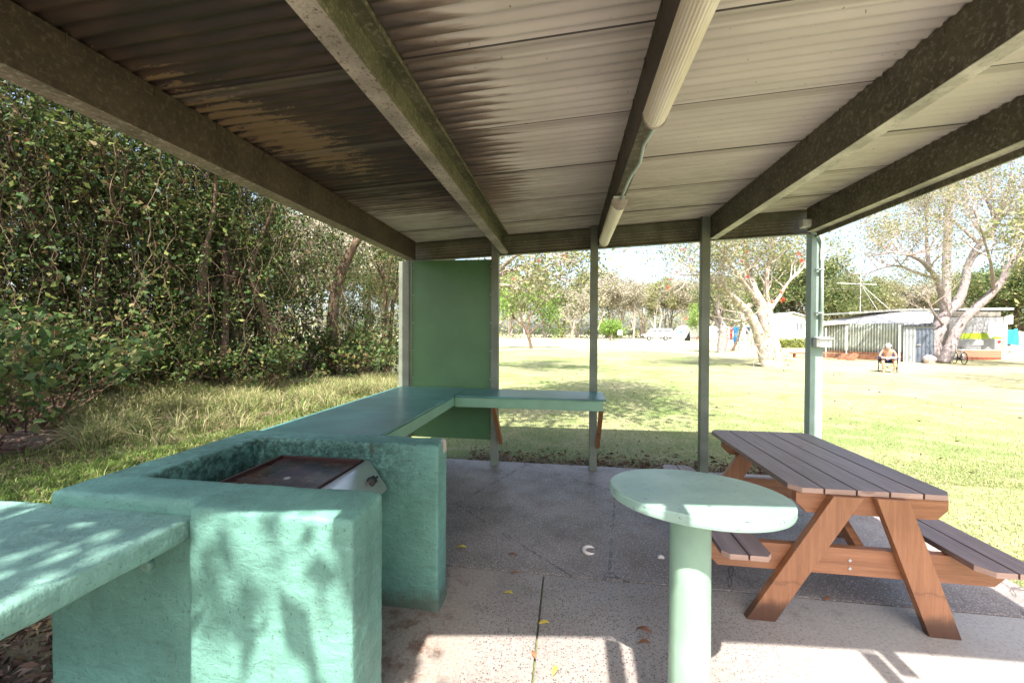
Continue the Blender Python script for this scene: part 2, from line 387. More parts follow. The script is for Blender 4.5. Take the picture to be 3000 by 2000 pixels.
def leaves(name, P, size, rng, mat, parent=None, asp=.42, droop=.0, flat=0.):
    N = len(P); a = rng.normal(size=(N, 3)); a[:, 2] *= (1-flat); a[:, 2] -= droop; a = unit(a)
    b = rng.normal(size=(N, 3)); b[:, 2] *= (1-flat); b = unit(np.cross(a, b)); nrm = np.cross(a, b)
    L = (size*(.45+1.25*rng.random(N)**2))[:, None]; W = L*asp
    V = np.stack([P, P+a*L*.5+b*W*.5+nrm*L*.06, P+a*L-nrm*L*.05, P+a*L*.5-b*W*.5+nrm*L*.06], 1).reshape(-1, 3)
    F = np.arange(4*N).reshape(N, 4)
    return npmesh(name, V, F, mat, parent)
def blades(name, P, h, w, rng, mat, parent=None, lean=.5, D=None):
    """arched blades; D: optional lean directions (tufts)"""
    N = len(P)
    if D is None: t = rng.random(N)*2*np.pi; d = np.stack([np.cos(t), np.sin(t), np.zeros(N)], 1)
    else: d = D
    s = np.stack([-d[:, 1], d[:, 0], np.zeros(N)], 1)
    H = (h*(.45+1.1*rng.random(N)))[:, None]; ln = (lean*(.3+.9*rng.random(N)))[:, None]; up = np.array([[0, 0, 1.]])
    def at(u): return P+up*H*(u-ln*.62*u*u*u)+d*H*ln*u*u
    V = np.stack([P-s*w, P+s*w, at(.4)+s*w*.9, at(.4)-s*w*.9, at(.72)+s*w*.7, at(.72)-s*w*.7, at(1.), at(1.)+s*w*.15], 1).reshape(-1, 3)
    i = np.arange(N)[:, None]*8
    F = np.concatenate([i+np.array([[0, 1, 2, 3]]), i+np.array([[3, 2, 4, 5]]), i+np.array([[5, 4, 7, 6]])], 0)
    return npmesh(name, V, F, mat, parent)

# ------------------------------------------------------------------ camera
YAW, PIT, ROL = R(8.09), R(.6), R(.3)
r0 = Vector((math.cos(YAW), math.sin(YAW), 0)); f0 = Vector((-math.sin(YAW), math.cos(YAW), 0)); u0 = Vector((0, 0, 1))
Fv = f0*math.cos(PIT)-u0*math.sin(PIT); Uv = u0*math.cos(PIT)+f0*math.sin(PIT)
Rv = r0*math.cos(ROL)+Uv*math.sin(ROL); Uv = Uv*math.cos(ROL)-r0*math.sin(ROL)
cam = bpy.data.cameras.new('camera'); co = bpy.data.objects.new('camera', cam); C.objects.link(co)
mm = Matrix((Rv, Uv, -Fv)).transposed().to_4x4(); mm.translation = (0, 0, 1.6); co.matrix_world = mm
cam.sensor_width = 36; cam.lens = 915/2352*36; cam.shift_y = -10.4/2352; cam.clip_start = .05; cam.clip_end = 2000
sc.camera = co
def W(px, d, z=0.):
    """point of the park: photo column, metres ahead of the shelter's viewpoint, height"""
    q = f0*d+r0*(d*(px-1176)/915); return Vector((q.x, q.y, z))
def Zy(px, py, d): return 1.6+(764+(px-1176)*.0052-py)*d/915
def PX(px, py, d): return W(px, d, Zy(px, py, d))

# ------------------------------------------------------------------ light
el = math.atan(1/.685)
sun = bpy.data.lights.new('sun', 'SUN'); sun.energy = 5.0; sun.angle = R(.5); sun.color = (1, .955, .89)
so = bpy.data.objects.new('sun', sun); C.objects.link(so); so.rotation_euler = (math.pi/2-el, 0, R(0))
w = bpy.data.worlds.new('World'); sc.world = w; w.use_nodes = True
sk = w.node_tree.nodes.new('ShaderNodeTexSky'); sk.sky_type = 'NISHITA'; sk.sun_disc = False
sk.sun_elevation = el; sk.sun_rotation = math.pi; sk.air_density = 1.0; sk.dust_density = 3.5; sk.ozone_density = 1.0
bg = w.node_tree.nodes['Background']; w.node_tree.links.new(sk.outputs[0], bg.inputs[0]); bg.inputs[1].default_value = .15
sc.view_settings.view_transform = 'Standard'; sc.view_settings.look = 'None'; sc.view_settings.gamma = 1
sc.view_settings.exposure = 1.68
sc.render.engine = 'CYCLES'
sc.cycles.use_denoising = True; sc.cycles.max_bounces = 8; sc.cycles.diffuse_bounces = 5; sc.cycles.transparent_max_bounces = 4
sc.cycles.sample_clamp_indirect = 8

# ------------------------------------------------------------------ ground
def gh(x, y):
    h = .5*(lambda t: t*t*(3-2*t))(min(1, max(0, (math.hypot(x, y)-44)/26)))
    b = min(1.8, max(0, (-x-7.6-.0*y)*.22)) if y > -5 else 0
    return -.03+h+b*max(0, min(1, (22-y)/6))
xs = sorted(set([-150, -110, -80, -60, -45, -35, -28, -22, -18]+[-16+.5*i for i in range(56)]+[12, 14, 17, 20, 24, 28, 33, 38, 45, 55, 65, 80, 100, 130, 170]))
ys = sorted(set([-40, -25, -15, -10]+[-7+.5*i for i in range(54)]+[20, 22, 25, 28, 32, 36, 40, 44, 48, 52, 56, 60, 64, 68, 72, 80, 95, 120, 160, 220, 300]))
mb = MB()
mb.v = [(x, y, gh(x, y)) for y in ys for x in xs]; nx = len(xs)
mb.f = [(j*nx+i, j*nx+i+1, (j+1)*nx+i+1, (j+1)*nx+i) for j in range(len(ys)-1) for i in range(nx-1)]; mb.mi = [0]*len(mb.f)
tag(mb.build('ground', M['ground'], smooth=True, fix=False), kind='structure')
mb = MB()
mb.box(-2.12, 2.87, 2.642, 4.88, -.12, 0).box(-2.12, -.158, -2.2, 2.63, -.12, 0).box(-.15, .0+2.87, -2.2, 2.63, -.12, 0)
tag(mb.build('concrete_slab', M['concrete'], bevel=.006), kind='structure')

# ------------------------------------------------------------------ shelter
zb = lambda x: 2.49+.047*(x+2)          # underside of the roof beams
zs = lambda x: 2.722+.054*(x+1.93)      # underside of the roof sheets
yn = lambda x: .19+.085*x-.022*x*x                    # near edge of the roof
sh = thing('picnic_shelter', 'open picnic shelter with corrugated iron roof and sooty beams on green posts', 'shelter', (0, 0, 0))
XL, XR = -2.06, 2.665
P0, NR = .0655, 10
k = 0
for si in range(-1, 7):
    y0 = .36+.655*si; y1 = y0+.655+.03
    if si == 6: y1 = 4.93
    V = []; n = int(round((y1-y0)/P0*12)); NX = 24
    for i in range(n+1):
        y = y0+(y1-y0)*i/n
        for j in range(NX+1):
            x = XL+(XR-XL)*j/NX; yy = max(y, yn(x))
            lap = 0; edge_ = -.005*max(0, 1-i/3)
            V.append((x, yy, zs(x)+.0085+.0085*math.sin(2*math.pi*yy/P0)+(si % 2)*.002+edge_*.5))
    F = [(i*(NX+1)+j, i*(NX+1)+j+1, (i+1)*(NX+1)+j+1, (i+1)*(NX+1)+j) for i in range(n) for j in range(NX)]
    if max(v[1] for v in V) <= yn(0): continue
    o = npmesh('roof_sheet', V, F, M['roof'], sh, True)
def beam(x0, x1, web, mats, y0, y1, opening):
    """C section: web on one side, flanges toward the other, lips; mats (web, underside)"""
    b, t = zb((x0+x1)/2), zs((x0+x1)/2); th = .004; lip = .02
    mb = MB()
    if opening > 0: wx0, wx1, l0, l1 = x0, x0+th, x1-th, x1
    else: wx0, wx1, l0, l1 = x1-th, x1, x0, x0+th
    mb.box(wx0, wx1, y0, y1, b+th, t-th)
    mb.box(x0, x1, y0, y1, b, b+th-.0005, 1); mb.box(x0, x1, y0, y1, t-th+.0005, t)
    mb.box(l0, l1, y0, y1, b+th, b+lip+th); mb.box(l0, l1, y0, y1, t-th-lip, t-th)
    for k in range(14):
        yy = y0+.35+k*.327
        if yy < y1-.1:
            xo = x1 if opening > 0 else x0
            for xs_ in (x0-.004, x1+.001): mb.box(xs_, xs_+.003, yy, yy+.006, t-.05, t+.004, 0)
    o = mb.build('beam', mats, sh)
    return o
ye = 4.74
beam(-2.0, -1.89, 0, [M['beam_soot'], M['under_brown']], yn(-2), ye, -1)
beam(-.81, -.725, 0, [M['beam_green'], M['under_speck']], yn(-.8), ye, 1)
beam(.335, .405, 0, [M['beam_dark'], M['beam_olive']], yn(.35), ye, 1)
beam(1.56, 1.64, 0, [M['beam_olive'], M['under_pale']], yn(1.6), ye, 1)
beam(2.55, 2.64, 0, [M['beam_olive'], M['under_pale']], yn(2.6), ye, 1)
# eave beam across the posts, near trimmer beam behind the viewer
def cross_beam(y0, y1, name, m):
    mb = MB(); th = .004
    def bx(ya, yb, fa, fb, mi=0):
        mb.add([(XL, ya, fa(XL)), (XR, ya, fa(XR)), (XR, yb, fa(XR)), (XL, yb, fa(XL)), (XL, ya, fb(XL)), (XR, ya, fb(XR)), (XR, yb, fb(XR)), (XL, yb, fb(XL))],
               [(0,3,2,1),(4,5,6,7),(0,1,5,4),(1,2,6,5),(2,3,7,6),(3,0,4,7)], mi)
    bx(y1-th, y1, lambda x: zb(x)+.002, lambda x: zs(x)-.002)
    bx(y0, y1-th-.0005, lambda x: zb(x)-.006, lambda x: zb(x)-.002, 1)
    bx(y0, y1-th-.0005, lambda x: zs(x)-.008, lambda x: zs(x)-.004)
    for q in (.045, .085, .12, .15):
        bx(y1-th-.004, y1-th-.0005, lambda x: zb(x)+q, lambda x: zb(x)+q+.004, 2)
    return mb.build(name, m, sh)
cross_beam(4.79, 4.85, 'eave_beam', [M['eave_olive'], M['eave_pale'], M['under_brown']])
# near fascia follows the slightly skewed near edge
mb = MB()
for k in range(12):
    xa, xb = XL+(XR-XL)*k/12, XL+(XR-XL)*(k+1)/12
    mb.add([(xa, yn(xa)-.02, zs(xa)-.004), (xb, yn(xb)-.02, zs(xb)-.004), (xb, yn(xb)-.002, zs(xb)-.004), (xa, yn(xa)-.002, zs(xa)-.004),
        (xa, yn(xa)-.02, zs(xa)+.03), (xb, yn(xb)-.02, zs(xb)+.03), (xb, yn(xb)-.002, zs(xb)+.03), (xa, yn(xa)-.002, zs(xa)+.03)],
       [(0,3,2,1),(4,5,6,7),(0,1,5,4),(2,3,7,6)])
mb.build('fascia', M['post'], sh)
# side trims on the outer beams
MB().box(2.642, 2.662, yn(2.6)+.01, 4.85, zb(2.6)-.045, zb(2.6)+.06).build('roof_trim', M['beam_olive'], sh)
def post(x0, x1, y0, y1, top, m, hole=True):
    mb = MB().box(x0, x1, y0, y1, -.02, top)
    o = mb.build('post', m, sh, bevel=.006)
    return o
post(-2.11, -1.975, 4.74, 4.84, zb(-2)-.007, M['post'])
post(-.925, -.835, 4.70, 4.785, zs(-.9)-.004, M['post'])
post(.245, .333, 4.70, 4.785, zs(.29)-.004, M['post'])
post(1.463, 1.556, 4.70, 4.785, zs(1.5)-.004, M['post'])
post(2.61, 2.74, 4.76, 4.86, zb(2.7)-.007, M['post_pale'])
for xx in (-2.04, .235, 1.503, 2.6): post(xx-.042, xx+.042, yn(xx)-.115, yn(xx)-.025, zs(xx)-.006, M['post'])
MB().tube([(.36, yn(.36)-.07, 0), (.36, yn(.36)-.07, zs(.36)-.01)], .036, 12).build('shadow_upright', M['post'], sh)  # unseen upright added only to cast a thin shadow beside the post
MB().box(-1.962, -.93, 4.80, 4.812, .285, 2.497).build('wall_panel', paint('panel_paint', (.068, .16, .062), .36, .08, 25, .12, .2, 1.6), sh, bevel=.002)
for xx in (-1.945, -.95):
    for k in range(7): MB().tube([(xx, 4.7985, .34+k*.345), (xx, 4.802, .34+k*.345)], .006, 8).build('screw', M['galv'], sh)

# ------------------------------------------------------------------ servery counter
ct = thing('servery_counter', 'L-shaped green timber counter between the barbecue wall and the green panel', 'counter', (-1.6, 3.5, 0))
def T(o): # child built in world coords under a located empty
    o.matrix_parent_inverse = Matrix.Translation(-Vector(o.parent.location)) if o.parent.rotation_euler.z == 0 else o.parent.matrix_world.inverted(); return o
for a, b in ((2.372, 3.17), (3.174, 3.90), (3.904, 4.735)):
    T(MB().box(-2.09, -1.215, a, b, .905, .925).build('counter_board', M['bench_paint'], ct, bevel=.004))
T(MB().box(-1.209, .385, 4.14, 4.697, .905, .925).build('shelf_board', M['bench_paint'], ct, bevel=.004))
T(MB().box(-1.233, -1.211, 2.375, 4.155, .815, .903).build('fascia', M['fascia'], ct, bevel=.003))
T(MB().box(-1.209, .355, 4.157, 4.18, .80, .903).build('fascia', M['fascia'], ct, bevel=.003))
T(MB().box(-2.09, -2.068, 2.375, 4.73, .815, .903).build('fascia', M['fascia'], ct, bevel=.003))
for xx in (-.80, .337):
    p0, p1 = Vector((xx, 4.20, .80)), Vector((xx, 4.695, .28))
    T(MB().prism([(xx-.02, 4.19, .80), (xx-.02, 4.26, .80), (xx-.02, 4.697, .34), (xx-.02, 4.697, .26)], (.045, 0, 0)).build('bracket', M['bracket'], ct, bevel=.002))
T(MB().prism([(-1.32, 2.40, .80), (-1.32, 2.48, .80), (-1.9, 2.48, .25), (-1.9, 2.40, .25)], (0, 0, .0001)).prism([(-1.30, 2.39, .80), (-1.38, 2.39, .80), (-1.95, 2.39, .2), (-1.95, 2.39, .28)], (0, .045, 0)).build('bracket', M['bracket'], ct))

# ------------------------------------------------------------------ masonry barbecue
bb = thing('barbecue_bench', 'thick rendered masonry barbecue surround painted mint green, open on the paved side', 'barbecue', (-1.4, 1.8, 0))
def rough(o, vox=.016, amp=.006, sm=3):
    r = o.modifiers.new('r', 'REMESH'); r.mode = 'VOXEL'; r.voxel_size = vox; r.use_smooth_shade = True
    s = o.modifiers.new('s', 'SMOOTH'); s.iterations = sm; s.factor = .6
    for nm, sz, st in (('a', .28, amp), ('b', .05, amp*.35)):
        tx = bpy.data.textures.new(nm, 'CLOUDS'); tx.noise_scale = sz
        d = o.modifiers.new('d', 'DISPLACE'); d.texture = tx; d.texture_coords = 'GLOBAL'; d.strength = st*2; d.mid_level = .5
    return o
mb = MB()
mb.box(-2.07, -.74, 1.32, 1.53, -.05, .955)          # near wall
mb.box(-1.38, -.735, 1.275, 1.40, -.05, .952)        # its thicker face
mb.box(-2.07, -1.86, 1.40, 2.30, -.05, .955)         # back wall
mb.box(-2.05, -.735, 2.19, 2.355, -.05, .957)         # far wall
mb.box(-1.90, -1.12, 1.45, 2.25, -.05, .66)           # plinth under the hotplate
mb.box(-.80, -.722, 2.18, 2.365, -.05, .012)
rough(T(mb.build('masonry', M['plaster'], bb)))
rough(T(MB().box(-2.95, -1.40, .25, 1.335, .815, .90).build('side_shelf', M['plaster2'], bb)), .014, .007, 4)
rough(T(MB().tube([(-1.60, 1.325, .70), (-1.60, 1.30, .70)], .028, 10).build('pipe_stub', M['plaster2'], bb)), .008, .002, 1)

hp = thing('barbecue_hotplate', 'steel barbecue hotplate with black knob set in the masonry surround', 'hotplate', (-1.4, 1.9, .7))
t = NT('greasy_hotplate'); p = t.pos(); n = t.noise(p, 9, 5, .6); 
c = t.mix(t.ss(n, .35, .65), (.028, .014, .012), (.085, .038, .028)); t.bump(t.noise(p, 160, 2), .25, .002)
M['plate'] = t.fin(c, t.ss(t.noise(p, 5, 3), .35, .6, .12, .42), .35)
T(MB().box(-1.685, -1.185, 1.60, 2.15, .838, .846).build('hotplate', M['plate'], hp))
mb = MB()
mb.box(-1.70, -1.685, 1.585, 2.165, .83, .862).box(-1.685, -1.185, 2.15, 2.165, .83, .862).box(-1.685, -1.185, 1.585, 1.60, .83, .862).box(-1.185, -1.175, 1.585, 2.165, .83, .862)
T(mb.build('rim', flat('rim_steel', (.07, .035, .028), .35, .5), hp, bevel=.002))
T(MB().tube([(-1.43, 1.86, .846), (-1.43, 1.86, .8485)], .016, 16).build('drain_ring', M['steel'], hp))
prof = [(-1.174, .69)]+[(-1.150+.026*math.cos(a), .833+.026*math.sin(a)) for a in (math.pi, 2.6, 2.1, 1.57, 1.0, .5)]+[(-1.035, .715), (-1.03, .695), (-1.04, .685)]
T(MB().prism([(x, 1.585, z) for x, z in prof], (0, .58, 0)).build('control_housing', M['steel'], hp, bevel=.004))
nrm = Vector((.78, 0, .62)).normalized(); kc = Vector((-1.078, 2.06, .772))
kb = T(MB().tube([kc, kc+nrm*.012, kc+nrm*.03], [.028, .026, .022], 20).prism([kc+nrm*.028+Vector((0, -.024, 0))+Vector((-.62, 0, .78))*.006, kc+nrm*.028+Vector((0, .024, 0))+Vector((-.62, 0, .78))*.006, kc+nrm*.028+Vector((0, .024, 0))-Vector((-.62, 0, .78))*.006, kc+nrm*.028+Vector((0, -.024, 0))-Vector((-.62, 0, .78))*.006], nrm*.014).build('knob', M['black_plastic'], hp, bevel=.0015))
mb = MB()
tn = Vector((-.62, 0, .78))
for i in range(7):
    c0 = kc+nrm*.0035+Vector((0, .04, 0))+tn*(.02-.007*i)
    mb.prism([c0, c0+Vector((0, .018-.004*(i % 3), 0)), c0+Vector((0, .018-.004*(i % 3), 0))+tn*.002, c0+tn*.002], nrm*.0006)
T(mb.build('dial_marks', M['dark_metal'], hp))

# ------------------------------------------------------------------ round table
rt = thing('round_table', 'mint green rounded pedestal table on a thick column beside the picnic table', 'table', (.487, 1.605, 0))
ex = Vector((-.976, .2177, 0)); ey = Vector((.2177, .976, 0))
NN = 96; mb = MB(); rings = []
for sc_, z in ((0.97, .958), (.99, .962), (1, .972), (1, .992), (.988, .999), (.975, 1.0)):
    o = len(mb.v); rings.append(o)
    for i in range(NN):
        a = 2*math.pi*i/NN; q = ex*(.3225*sc_*math.cos(a))+ey*(.2365*sc_*math.sin(a)); mb.v.append((q.x, q.y, z))
for a, b in zip(rings, rings[1:]):
    for i in range(NN): j = (i+1) % NN; mb.f.append((a+i, a+j, b+j, b+i)); mb.mi.append(0)
mb.f.append(tuple(rings[0]+i for i in range(NN))[::-1]); mb.f.append(tuple(rings[-1]+i for i in range(NN))); mb.mi += [0, 0]
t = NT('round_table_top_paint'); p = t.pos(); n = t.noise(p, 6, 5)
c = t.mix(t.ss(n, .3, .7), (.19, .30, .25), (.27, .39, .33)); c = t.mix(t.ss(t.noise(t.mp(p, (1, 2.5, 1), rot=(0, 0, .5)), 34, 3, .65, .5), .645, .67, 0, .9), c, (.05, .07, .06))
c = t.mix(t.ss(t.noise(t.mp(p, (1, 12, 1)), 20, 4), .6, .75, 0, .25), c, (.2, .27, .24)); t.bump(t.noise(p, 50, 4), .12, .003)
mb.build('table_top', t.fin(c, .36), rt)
mb = MB(); cx_, cy_ = -.022, -.01
for z, r in ((0, .077), (.957, .072)):
    for i in range(40):
        a = 2*math.pi*i/40; mb.v.append((cx_+r*math.cos(a), cy_+r*math.sin(a), z))
for i in range(40): j = (i+1) % 40; mb.f.append((i, j, 40+j, 40+i)); mb.mi.append(0)
mb.tube([(-.058, -.062, 0), (-.054, -.058, .955)], .005, 6)
mb.build('pedestal', M['round'], rt, smooth=True)

# ------------------------------------------------------------------ picnic table
pt = thing('picnic_table', 'timber picnic table with stained boards, orange-brown A-frame legs and attached benches', 'table', (1.64, 3.08, 0))
def local(mb): mb.v = [(x-1.64, y-3.08, z) for x, y, z in mb.v]; return mb
def boards(x0, x1, n, y0, y1, z, name, cl, cr, th=.03, gap=.008):
    wd = (x1-x0-(n-1)*gap)/n
    for i in range(n):
        a = x0+i*(wd+gap); b = a+wd; c1 = cl if i == 0 else 0; c2 = cr if i == n-1 else 0
        poly = [(a, y0+c1*1.3, z-th), (a+c1, y0, z-th), (b-c2, y0, z-th), (b, y0+c2*1.3, z-th), (b, y1-c2*1.3, z-th), (b-c2, y1, z-th), (a+c1, y1, z-th), (a, y1-c1*1.3, z-th)]
        pp = []
        for q in poly:
            if not pp or (Vector(q)-Vector(pp[-1])).length > 1e-5: pp.append(q)
        if (Vector(pp[0])-Vector(pp[-1])).length < 1e-5: pp.pop()
        mb = local(MB().prism(pp, (0, 0, th)))
        # end faces get end-grain
        fm = []
        for f in mb.f:
            vs = [Vector(mb.v[k]) for k in f]; nn = (vs[1]-vs[0]).cross(vs[2]-vs[1]); nn.normalize()
            fm.append(1 if abs(nn.y) > .5 else 0)
        mb.mi = fm; mb.build(name, [M['board'], M['board_end']], pt, bevel=.003)
boards(1.245, 2.045, 5, 2.41, 3.75, .75, 'tabletop_board', .045, .045)
boards(.815, 1.062, 2, 2.215, 3.65, .45, 'seat_board', .03, .03)
boards(2.02, 2.30, 2, 2.235, 3.75, .45, 'seat_board', .045, .045)
def slant(x0, x1, xt0, xt1, y0, y1, name='leg'):
    local(MB().prism0 if False else MB())
    mb = local(MB().prism([(x0, y0, 0), (x1, y0, 0), (xt1, y0, .718), (xt0, y0, .718)], (0, y1-y0, 0))); return mb.build(name, M['wood_leg'], pt, bevel=.003)
for y0 in (2.385, 3.50):
    yy = y0+.045 if y0 < 3 else y0
    slant(1.0, 1.15, 1.435, 1.585, yy-.045, yy-.001); slant(1.905, 2.055, 1.645, 1.80, yy-.045, yy-.001) if y0 < 3 else slant(2.11, 2.26, 1.70, 1.85, yy-.045, yy-.001)
    # rails
    def rail(xa, xb, z0, z1, cut, name):
        mb = local(MB().prism([(xa+cut, yy, z0), (xb-cut, yy, z0), (xb, yy, z0+cut), (xb, yy, z1), (xa, yy, z1), (xa, yy, z0+cut)], (0, .045, 0))); mb.build(name, M['wood_beam'], pt, bevel=.003)
    rail(1.27, 2.02, .605, .718, .055, 'top_rail'); rail(.80, 2.30, .27, .418, .06, 'seat_rail')
local(MB()).prism([(0-.02, -.56, .62), (.02, -.56, .62), (.02, -.5, .7), (-.02, -.5, .7)], (0, .001, 0))
MB().box(-.03, .02, -.60, .58, .655, .718).build('centre_rail', M['wood_beam'], pt, bevel=.003)
MB().prism([(-.02, -.62, .30), (-.02, -.62, .38), (-.02, -.2, .65), (-.02, -.12, .65)], (.045, 0, 0)).build('brace', M['wood_beam'], pt, bevel=.003)
for z in (.31, .355): MB().tube([(-.095, -.655, z), (-.095, -.648, z)], .008, 10).build('bolt', M['galv'], pt)

# ------------------------------------------------------------------ lights and wiring
def fluoro(loc, L, label):
    t0 = thing('fluorescent_light', label, 'light', loc, group='batten lights under the middle beam')
    mb = MB(); prof = [(.052*math.cos(a), -.07*math.sin(a)) for a in [math.pi*i/30 for i in range(31)]]
    prof2 = []
    for i, (x, z) in enumerate(prof): r_ = 1+(.012 if i % 2 else -.012); prof2.append((x*r_, z*r_))
    mb.prism([(x, .0, z) for x, z in prof2], (0, L, 0)); mb.build('diffuser', M['diff'], t0)
    for y in (-.012, L): MB().prism([(x*1.06, y, z*1.06-.001) for x, z in prof], (0, .012, 0)).build('end_cap', M['cap'], t0)
    MB().box(-.04, .04, .01, L-.01, .002, .03).build('housing', M['white_plastic'], t0)
    return t0
t = NT('ribbed_diffuser'); p = t.pos(); n = t.noise(t.mp(p, (6, 1, 1)), 3, 4)
t.b.inputs['Subsurface Weight'].default_value = .3; t.b.inputs['Subsurface Radius'].default_value = (.02, .02, .015)
M['diff'] = t.fin(t.mix(t.ss(n, .3, .7), (.66, .58, .42), (.74, .68, .55)), .35)
M['cap'] = paint('light_end_cap', (.36, .31, .26), .5, .2, 40, .05, .6, 12)
fluoro((.365, .60, 2.56), 1.2, 'near yellowed fluorescent batten light under the middle roof beam')
fluoro((.35, 2.91, 2.545), 1.2, 'far fluorescent batten light under the middle beam, close to the eave')
mb = MB()
mb.tube([(.40, 1.80, 2.55), (.395, 1.95, 2.57), (.38, 2.15, 2.575), (.395, 2.35, 2.57), (.375, 2.60, 2.575), (.37, 2.80, 2.57), (.36, 2.91, 2.55)], .009, 8)
tag(mb.build('electric_cable', M['conduit'], smooth=True), 'grey electric cable running under the middle beam between the two batten lights', 'cable')
cp = thing('conduit_pipe', 'painted conduit pipe clipped to the right corner post above the power outlet', 'pipe', (2.70, 4.75, 0))
T(MB().tube([(2.55, 4.735, 2.735), (2.62, 4.735, 2.70), (2.675, 4.735, 2.66), (2.70, 4.735, 2.60), (2.70, 4.735, 2.45), (2.70, 4.735, 1.57)], .014, 12).build('pipe', M['conduit'], cp, smooth=True))
T(MB().tube([(2.70, 4.735, 2.52), (2.70, 4.735, 2.40)], .018, 12).build('coupling', M['white_plastic'], cp))
for z in (2.30, 1.83): T(MB().box(2.66, 2.72, 4.717, 4.74, z-.006, z+.006).tube([(2.655, 4.75, z), (2.655, 4.738, z)], .01, 8).build('clip', M['galv'], cp))
MBx = MB().tube([(2.735, 4.74, 1.50), (2.735, 4.745, 1.36)], .009, 8)
jb = thing('junction_box', 'small white junction box under the eave at the right corner', 'electrical box', (2.52, 4.70, 2.745))
MB().box(-.05, .055, -.04, .04, 0, .085).build('box', M['white_plastic'], jb, bevel=.006)
MB().box(-.042, .035, -.046, -.0405, .012, .072).build('cover', M['white_plastic'], jb, bevel=.003)
ol = thing('power_outlet', 'white weatherproof power outlet screwed to the right corner post', 'power outlet', (2.705, 4.72, 1.50))
MB().box(-.075, .075, -.035, .04, -.035, .055).build('box', M['white_plastic'], ol, bevel=.005)
MB().prism([(-.08, -.06, .053), (.08, -.06, .053), (.08, .038, .066), (-.08, .038, .066)], (0, 0, .004)).build('hood', M['white_plastic'], ol)
for dx in (-.035, .03):
    mb = MB()
    for ax, az, rr in ((-.008, .012, .5), (.008, .012, -.5), (0, -.008, 0)):
        mb.box(dx+ax-.0018, dx+ax+.0018, -.0372, -.0355, az-.005, az+.005)
    mb.build('socket', M['dark_metal'], ol)
MB().box(.04, .055, -.040, -.0355, .02, .035).build('switch', M['white_plastic'], ol, bevel=.002)

# small things on the slab
def leaf_thing(x, y, rz, L, m, label):
    mb = MB(); N = 8; vs = []
    for i in range(N+1):
        u = i/N; ww = L*.2*math.sin(math.pi*min(1, u*1.02))**.8 if 0 < u < 1 else .0006
        zz = .006+.012*math.sin(u*3)*L/.07; vs += [(L*(u-.5), -ww, zz+.006), (L*(u-.5), 0, zz), (L*(u-.5), ww, zz+.007)]
    fs = []
    for i in range(N):
        a = i*3; fs += [(a, a+3, a+4, a+1), (a+1, a+4, a+5, a+2)]
    mb.add(vs, fs); o = mb.build('fallen_leaf', m, smooth=True, fix=False); s = o.modifiers.new('s', 'SOLIDIFY'); s.thickness = .0008
    o.location = (x, y, 0); o.rotation_euler.z = rz; tag(o, label, 'leaf', 'fallen leaves on the slab')
for a in [(-.775, 2.85, .2, .075, M['yellowleaf'], 'yellow-green curled leaf on the dark slab beside the far barbecue wall'),
          (-.385, 2.81, -.3, .06, M['brownleaf'], 'small brown leaf just beyond the cross joint of the slab'),
          (-.34, 2.60, .4, .05, M['brownleaf'], 'brown leaf lying in the cross joint left of the T of the joints'),
          (-.353, 2.393, .1, .05, M['yellowleaf'], 'small yellow leaf on the pale slab in front of the barbecue'),
          (-.124, 2.171, .3, .06, M['yellowleaf'], 'yellow leaf touching the long joint at the edge of the sunlight'),
          (.412, 2.196, -.4, .075, M['brownleaf'], 'brown leaf left of the table pedestal, the farther of two'),
          (.397, 2.11, .1, .06, M['brownleaf'], 'pale brown leaf left of the table pedestal, the nearer of two'),
          (-.053, 1.871, 1.2, .06, M['yellowleaf'], 'yellow leaf in the sunny patch at the bottom of the picture'),
          (-.16, 1.95, 2.0, .05, M['brownleaf'], 'small red-brown leaf beside the long joint in the sunny patch'),
          (1.55, 2.62, .5, .06, M['brownleaf'], 'brown leaf on the slab under the picnic table')]: leaf_thing(*a)
mb = MB(); pts = [Vector((.045*math.cos(a), .05*math.sin(a), .010)) for a in [R(50+i*26) for i in range(11)]]
mb.tube(pts, [.004, .009, .011, .012, .013, .013, .013, .012, .011, .008, .003], 8)
o = mb.build('bark_curl', M['shell'], smooth=True); o.location = (.165, 2.958, 0); tag(o, 'pale C-shaped curl of bark lying on the dark slab', 'bark')
mb = MB(); mb.tube([(-.022, 0, .004), (-.012, 0, .012), (0, .002, .016), (.014, 0, .012), (.024, 0, .004)], [.002, .011, .014, .011, .002], 10)
o = mb.build('seashell', M['shell'], smooth=True); o.location = (.66, 2.936, 0); tag(o, 'small white shell on the dark slab left of the table pedestal', 'shell')
dg = thing('drain_grate', 'dark metal drain grate at the far slab edge between two posts', 'grate', (1.30, 4.93, -.02))
MB().box(-.14, .14, -.03, .01-.02, 0, .02).box(-.14, .14, .11, .13, 0, .02).box(-.14, -.12, -.02, .11, 0, .02).box(.12, .14, -.02, .11, 0, .02).build('frame', M['dark_metal'], dg)
mb = MB()
for i in range(7): mb.box(-.105+i*.032, -.09+i*.032, -.019, .109, .002, .018)
mb.build('bars', M['dark_metal'], dg)
